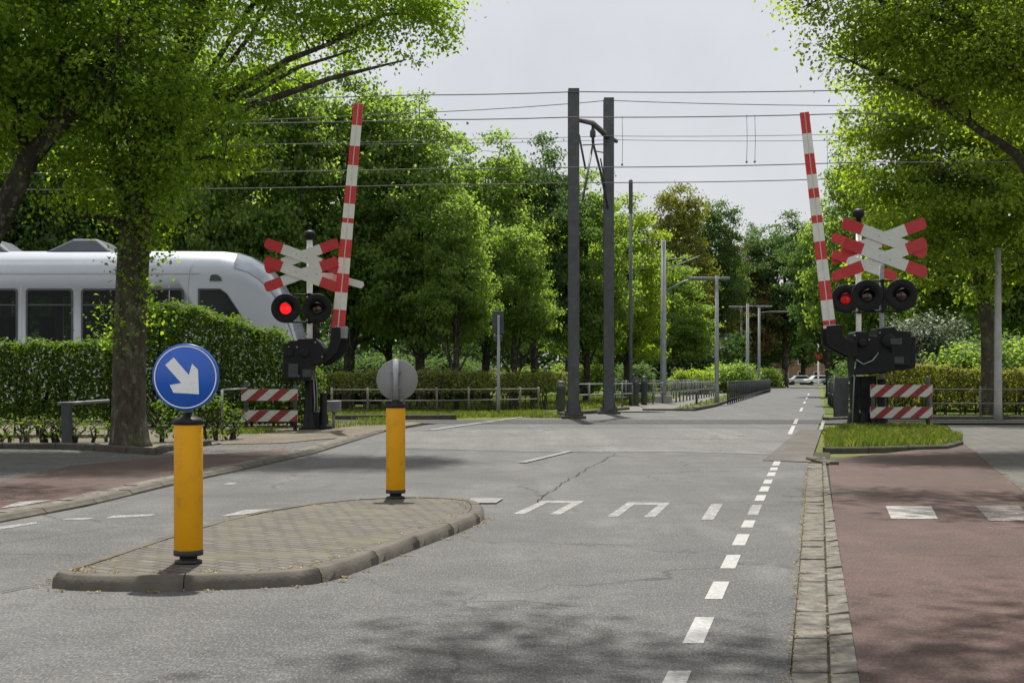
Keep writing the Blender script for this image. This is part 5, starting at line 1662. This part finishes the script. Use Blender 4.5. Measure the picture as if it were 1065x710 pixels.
# ================================================================= FENCES, RAILINGS, POSTS
def rail_fence(name, label, line, heights, post_h, step, rail_r, post_r, mat, bars=False, bar_step=.14, cat='fence'):
    """line: [(x, y)]; heights: rail heights"""
    t = thing(name, label, cat, (line[0][0], line[0][1], 0))
    rs = resample(line, step)
    for hgt in heights:
        mb = MB(); mb.tube([(p[0], p[1], hgt) for p in line], rail_r, 8); mb.build('rail', mat, t)
    for p in rs:
        mb = MB(); mb.tube([(p.x, p.y, -.05), (p.x, p.y, post_h)], post_r, 8); mb.build('post', mat, t)
    if bars:
        for p in resample(line, bar_step)[:99]:
            mb = MB(); mb.tube([(p.x, p.y, heights[-1]), (p.x, p.y, heights[0])], .013, 5)
            mb.build('bar', mat, t)
    return t


def gl(pts, Ys):
    return [(xw(p, Y), Y) for p, Y in zip(pts, Ys)]


t = thing('barrier_rail', 'dark metal post with a flat rail in front of the hedge at the left', 'railing', (xw(69, 21.6), 21.6, 0))
mb = MB(); mb.box((xw(69.5, 21.6), 21.6, zw(444, 21.6)), (.15, .13, .84)); mb.build('post', M['fence_dark'], t, .012)
mb = MB(); mb.tube([P(60, 419.5, 21.6), P(80, 419, 21.7), P(113, 416.5, 22.3)], .03, 10); mb.build('rail', M['rail_grey'], t)
t = thing('thin_rail', 'thin grey rail running left from the striped boards to the shrubs', 'railing', (xw(232, 27.6), 27.6, 0))
mb = MB(); mb.tube([P(230, 405.5, 27.6), P(256, 404, 27.8)], .02, 8); mb.build('rail', M['rail_grey'], t)
mb = MB(); mb.tube([(xw(231, 27.6), 27.6, 0), P(231, 405, 27.6)], .03, 8); mb.build('post', M['rail_grey'], t)

rail_fence('rail_fence', 'weathered two-rail fence in front of the bare-stemmed hedge', gl((345, 420, 505, 560), (42.2, 42.0, 43.5, 45.5)), (.78, .42), .86, 1.2, .025, .035, M['wood'])
rail_fence('rail_fence', 'grey two-rail fence behind the steel masts and the dark bollards', gl((592, 640, 700, 742), (49, 52, 60, 80)), (.92, .5), .98, 1.5, .028, .04, M['rail_grey'])
rail_fence('path_railing', 'long grey barred railing along the far path under the trees', gl((640, 690, 735, 770), (58, 70, 92, 120)), (1.0, .25), 1.05, 2.4, .025, .035, M['rail_grey'], True, .72)
rail_fence('bar_railing', 'black barred railing on the grass verge beside the far road', gl((757, 775, 801), (56, 70, 105)), (.98, .2), 1.02, 1.6, .028, .034, M['fence_dark'], True, .54)
rail_fence('rail_fence', 'brown two-rail fence in front of the yellowing hedge on the right', gl((968, 1010, 1120), (36.4, 36.2, 36.0)), (.85, .45), .94, 1.35, .022, .032, M['wood'])
rail_fence('guard_rail', 'dark posts and rails beside the road behind the right barrier machine', gl((886, 872, 862), (38, 44, 56)), (.98, .5), 1.05, 2.6, .04, .06, M['fence_dark'])
t = thing('notice_panel', 'dark upright panel beside the guard rail left of the right signals', 'panel', (xw(874, 38.4), 38.4, 0))
mb = MB(); mb.box((xw(875, 38.4), 38.4, zw(413, 38.4)), (.42, .1, 1.2)); mb.build('panel', M['fence_dark'], t, .015)
mb = MB(); mb.tube([(xw(868.5, 38.4), 38.4, 0), (xw(868.5, 38.4), 38.4, 1.25)], .05, 8); mb.build('post', M['fence_dark'], t)


def bin_thing(px, base_y, top_y, wpx, label):
    x, y, _ = G(px, base_y); zt = zw(top_y, y); r = wpx / 2 / F * y
    t = thing('litter_bin', label, 'litter bin', (x, y, 0), 'dark bins and posts beyond the masts')
    mb = MB(); mb.lathe([(.001, 0), (r * .9, 0), (r * .95, .05), (r, zt * .72), (r * 1.04, zt * .73), (r * 1.04, zt * .78), (r, zt * .79), (r * .96, zt - .04), (r * .6, zt), (.001, zt)], (x, y, 0), 'z', 18)
    mb.build('body', M['fence_dark'], t)
    mb = MB(); mb.box((x, y - r * .98, zt * .86), (r * 1.1, r * .25, zt * .07)); mb.build('slot', M['rail_grey'], t)


bin_thing(583.5, 427.5, 396, 9, 'dark litter bin left of the taller steel mast')
bin_thing(661.5, 422, 392, 6, 'left one of the dark litter bins right of the steel masts')
bin_thing(670, 421, 391, 6.5, 'right one of the dark litter bins right of the steel masts')


# ================================================================= TRAM
TY = 34.33
tram = thing('tram', 'white tram with dark windows and a sloping nose passing behind the hedges', 'tram', (xw(150, 33), TY, 0))
Z0 = .42
NS = -0.32
secs = [(-31.0, 4.50, 1.33), (-8.6, 4.52, 1.33), (-7.6, 4.51, 1.33), (-7.2, 4.46, 1.33), (-6.85, 4.34, 1.32), (-6.55, 4.14, 1.30), (-6.3, 3.86, 1.27), (-6.1, 3.53, 1.23), (-5.92, 3.13, 1.18), (-5.76, 2.68, 1.13), (-5.62, 2.2, 1.07), (-5.52, 1.75, 1.02), (-5.44, 1.35, .97), (-5.4, 1.0, .93), (-5.46, .62, .88)]


def tram_ring(X, zt, wd, grow=0.0):
    """cross-section from the near bottom over the roof to the far bottom"""
    hgt = zt - Z0; b = .74 * min(1.0, hgt / 4.1) ; zs = zt - b
    wd = wd + grow
    r = [(wd * .97, Z0), (wd, Z0 + .22 * min(1, hgt)), (wd, Z0 + (zs - Z0) * .5), (wd, zs)]
    a = wd * .62
    for k in range(1, 9):
        th = math.pi / 2 * k / 8
        r.append((wd - a + a * math.cos(th), zs + (b + grow) * math.sin(th)))
    near = [(X, TY - u, z) for u, z in r]
    far = [(X, TY + u, z) for u, z in reversed(r)]
    return near + far


mb = MB(); rn = None
for X, zt, wd in secs:
    rg = tram_ring(X, zt, wd); b = len(mb.v); mb.v += rg; k = len(rg)
    if rn is not None:
        for i in range(k - 1):
            mb.face((rn + i, b + i, b + i + 1, rn + i + 1), 0, True)
        mb.face((rn + k - 1, b + k - 1, b, rn), 0)
    else:
        mb.face([b + i for i in range(k)])
    rn = b
mb.face([rn + i for i in range(k - 1, -1, -1)])
body = mb.build('body', M['tram_white'], tram)
# windscreen: the upper nose, a centimetre proud of the shell
mb = MB(); rn = None
for X, zt, wd in secs[3:12]:
    rg = tram_ring(X + .012, zt, wd, .012); rg = rg[5:len(rg) - 5]
    b = len(mb.v); mb.v += [(p[0], p[1], p[2] + .006) for p in rg]; k = len(rg)
    if rn is not None:
        for i in range(k - 1):
            mb.face((rn + i, b + i, b + i + 1, rn + i + 1), 0, True)
    rn = b
mb.build('windscreen', M['windscreen'], tram)
YS = TY - 1.33                                      # near side wall


def rrect(x0, z0, x1, z1, r, n=4):
    o = []
    for cx_, cz_, a0 in ((x1 - r, z1 - r, 0), (x0 + r, z1 - r, 90), (x0 + r, z0 + r, 180), (x1 - r, z0 + r, 270)):
        for k in range(n + 1):
            a = math.radians(a0 + 90 * k / n); o.append((cx_ + r * math.cos(a), cz_ + r * math.sin(a)))
    return o


def frame_ring(mb, outer, inner, y0, y1, mat=0):
    n = len(outer)
    b = len(mb.v)
    mb.v += [(p[0], y0, p[1]) for p in outer] + [(p[0], y0, p[1]) for p in inner] + [(p[0], y1, p[1]) for p in outer] + [(p[0], y1, p[1]) for p in inner]
    for i in range(n):
        j = (i + 1) % n
        mb.face((b + i, b + n + i, b + n + j, b + j), mat)
        mb.face((b + j, b + 2 * n + j, b + 2 * n + i, b + i), mat)
        mb.face((b + n + i, b + 3 * n + i, b + 3 * n + j, b + n + j), mat)


zt_, zb_2 = zw(300, 33), zw(357, 33)
xx = xw(27, 33) ; pitch = 57.5 / F * 33; wdw = 49 / F * 33
cut = MB(); cut.box((-19.2, TY, 2.35), (20.4, 2.46, 2.6), 1)
for k in range(-9, 3):
    x0 = xx + k * pitch
    if x0 < -29.5:
        continue
    mb = MB(); frame_ring(mb, rrect(x0, zb_2, x0 + wdw, zt_, .09), rrect(x0 + .05, zb_2 + .05, x0 + wdw - .05, zt_ - .05, .06), YS - .014, YS + .01)
    mb.box((x0 + wdw / 2, YS - .006, zw(317, 33)), (wdw - .1, .012, .035))
    fr = mb.build('window', M['tram_dark'], tram)
    mb = MB(); mb.prism_xz(rrect(x0 + .03, zb_2 + .03, x0 + wdw - .03, zt_ - .03, .07), YS + .002, YS + .008)
    mb.build('pane', M['pane_clear'], fr)
    for sd in (-1, 1):
        cut.box((x0 + wdw / 2, TY + sd * 1.4, (zt_ + zb_2) / 2), (wdw - .1, .5, zt_ - zb_2 - .1), 1)
    for q in range(2):
        sx_ = x0 + .32 + q * .55
        mb = MB(); mb.box((sx_, TY - .75 + .9 * ((k + q) % 2), zb_2 + .36), (.12, .85, .72)); mb.build('seat', M['seat'], tram, .04)
import bmesh
bmm = bmesh.new(); bmm.from_mesh(body.data); bmesh.ops.recalc_face_normals(bmm, faces=bmm.faces); bmm.to_mesh(body.data); bmm.free()
cut_o = cut.build('cutter', [M['tram_white'], M['tram_inside']])
body.data.materials.append(M['tram_inside'])
bm_ = body.modifiers.new('cut', 'BOOLEAN'); bm_.operation = 'DIFFERENCE'; bm_.object = cut_o; bm_.solver = 'EXACT'; bm_.use_self = True
dg = bpy.context.evaluated_depsgraph_get(); dg.update()
nm = bpy.data.meshes.new_from_object(body.evaluated_get(dg)); body.modifiers.clear(); body.data = nm
bpy.data.objects.remove(cut_o)
# cab side window
cabp = [(206, 300), (229, 300), (236, 305), (246, 320), (256, 337), (258, 342), (206, 342)]
co_ = [(xw(a, 33), zw(b, 33)) for a, b in cabp]
cc_ = (sum(p[0] for p in co_) / 7, sum(p[1] for p in co_) / 7)
ci_ = [(p[0] + (cc_[0] - p[0]) * .08, p[1] + (cc_[1] - p[1]) * .08) for p in co_]
mb = MB(); frame_ring(mb, co_[::-1], ci_[::-1], YS - .016, YS + .06); fr = mb.build('cab_window', M['tram_dark'], tram)
mb = MB(); mb.prism_xz(co_[::-1], YS - .006, YS + .08); mb.build('pane', M['tram_glass'], fr)
mb = MB(); mb.prism_xz([(xw(a, 33), zw(b, 33)) for a, b in ((218, 292), (231, 292), (229.5, 288), (226, 285.5), (221, 285.5), (219, 287))], YS - .02, YS + .02); mb.build('side_lamp', M['tram_dark'], tram)
# seams, lower skirt band
mb = MB()
mb.tube([P(195, 342, 33 - .004), P(195, 300, 33 - .004), P(197, 280, 33 - .004), P(203, 268, 33.06)], .012, 6)
for px in (152, 176, 22, -150, -300):
    mb.box((xw(px, 33), YS, 2.15), (.018, .012, 2.9))
mb.build('body_seam', M['tram_grey'], tram)
mb = MB(); mb.box((-18.5, YS - .003, .78), (20.5, .012, .5)); mb.build('skirt', M['tram_grey'], tram)
mb = MB(); mb.box((-18, YS - .002, zw(284, 33)), (19.9, .012, .03)); mb.build('drip_rail', M['tram_grey'], tram)
for px0, px1 in ((-60, 18), (52, 124)):
    mb = MB(); X0, X1 = xw(px0, 34), xw(px1, 34); zb0 = 4.46; zt0 = zw(249.5, 34)
    b = len(mb.v)
    mb.v += [(X0, TY - .8, zb0), (X1, TY - .8, zb0), (X1, TY + .8, zb0), (X0, TY + .8, zb0), (X0 + .7, TY - .6, zt0), (X1 - .5, TY - .6, zt0), (X1 - .5, TY + .6, zt0), (X0 + .7, TY + .6, zt0)]
    for q in ((3, 2, 1, 0), (4, 5, 6, 7), (0, 1, 5, 4), (1, 2, 6, 5), (2, 3, 7, 6), (3, 0, 4, 7)):
        mb.face([b + i for i in q])
    mb.build('roof_unit', M['tram_roof'], tram, .06)
for X in (-8.5, -17, -26):
    mb = MB()
    mb.box((X, TY, .36), (2.4, 1.9, .3))
    for dx in (-.9, .9):
        for y in (33.62, 35.04):
            mb.lathe([(.001, -.06), (.31, -.06), (.31, .06), (.001, .06)], (X + dx, y, .33), 'y', 24)
    mb.build('bogie', M['tram_dark'], tram)


# ================================================================= FAR END: CARS, HOUSE
def car(px, Y, label, paint, face=0.0):
    t = thing('parked_car', label, 'car', (xw(px, Y), Y, 0), 'cars parked at the end of the road')
    prof = [(-2.1, .35), (-2.12, .75), (-1.9, .9), (-1.25, .95), (-.75, 1.42), (.85, 1.44), (1.55, 1.0), (2.05, .9), (2.12, .55), (2.05, .35)]
    mb = MB(); mb.prism_xz(prof[::-1], -.82, .82); bd = mb.build('body', paint, None, .06); bd.parent = t
    for y0, y1 in ((-.832, -.80), (.80, .832)):
        mb = MB(); mb.prism_xz([(-1.1, .98), (1.3, 1.0), (.78, 1.36), (-.7, 1.36)], y0, y1)
        wd_ = mb.build('window', M['tram_glass'], None); wd_.parent = t
    for dx in (-1.3, 1.35):
        for y in (-.78, .78):
            mb = MB(); mb.lathe([(.001, -.1), (.2, -.11), (.31, -.1), (.32, .0), (.31, .1), (.2, .11), (.001, .1)], (dx, y, .31), 'y', 20); wl = mb.build('wheel', M['rubber'], None); wl.parent = t
    t.rotation_euler = (0, 0, face)


CP = {k: plain('car_' + k, c, .3, .2, .05, 2) for k, c in (('silver', (.42, .44, .47)), ('white', (.62, .64, .66)), ('blue', (.10, .13, .2)), ('dark', (.04, .045, .05)))}
car(805, 194, 'dark car parked leftmost at the end of the road', CP['dark'], .1)
car(832, 195, 'silver car parked under the trees straight ahead at the road end', CP['silver'], .05)
car(851, 193, 'pale white car parked right of the silver one at the road end', CP['white'], .1)
car(870, 192, 'blue-grey car parked rightmost at the road end', CP['blue'], .0)

hs = thing('brick_house', 'brown brick house half hidden behind the trees at the end of the road', 'house', (xw(822, 250), 250, 0))
hx0, hx1 = xw(775, 250), xw(858, 250)
mb = MB(); mb.box(((hx0 + hx1) / 2, 254, 3), (hx1 - hx0, 8, 6)); mb.build('wall', M['brick'], hs)
mb = MB(); yb0, yb1 = 249.6, 258.4
b = len(mb.v); mb.v += [(hx0 - .4, yb0, 5.9), (hx1 + .4, yb0, 5.9), (hx1 + .4, yb1, 5.9), (hx0 - .4, yb1, 5.9), (hx0 - .4, 254, 9), (hx1 + .4, 254, 9)]
for q in ((0, 1, 5, 4), (2, 3, 4, 5), (1, 2, 5), (3, 0, 4), (3, 2, 1, 0)):
    mb.face([b + i for i in q])
mb.build('roof', M['roof'], hs)
for k in range(5):
    for z in (1.6, 4.4):
        X = hx0 + 1.6 + k * (hx1 - hx0 - 3.2) / 4
        mb = MB(); frame_ring(mb, [(X - .6, z - .7), (X + .6, z - .7), (X + .6, z + .7), (X - .6, z + .7)], [(X - .52, z - .62), (X + .52, z - .62), (X + .52, z + .62), (X - .52, z + .62)], 249.94, 250.05)
        fr = mb.build('window', M['post_white'], hs)
        mb = MB(); mb.prism_xz([(X - .54, z - .64), (X + .54, z - .64), (X + .54, z + .64), (X - .54, z + .64)], 249.97, 250.1); mb.build('pane', M['tram_glass'], fr)
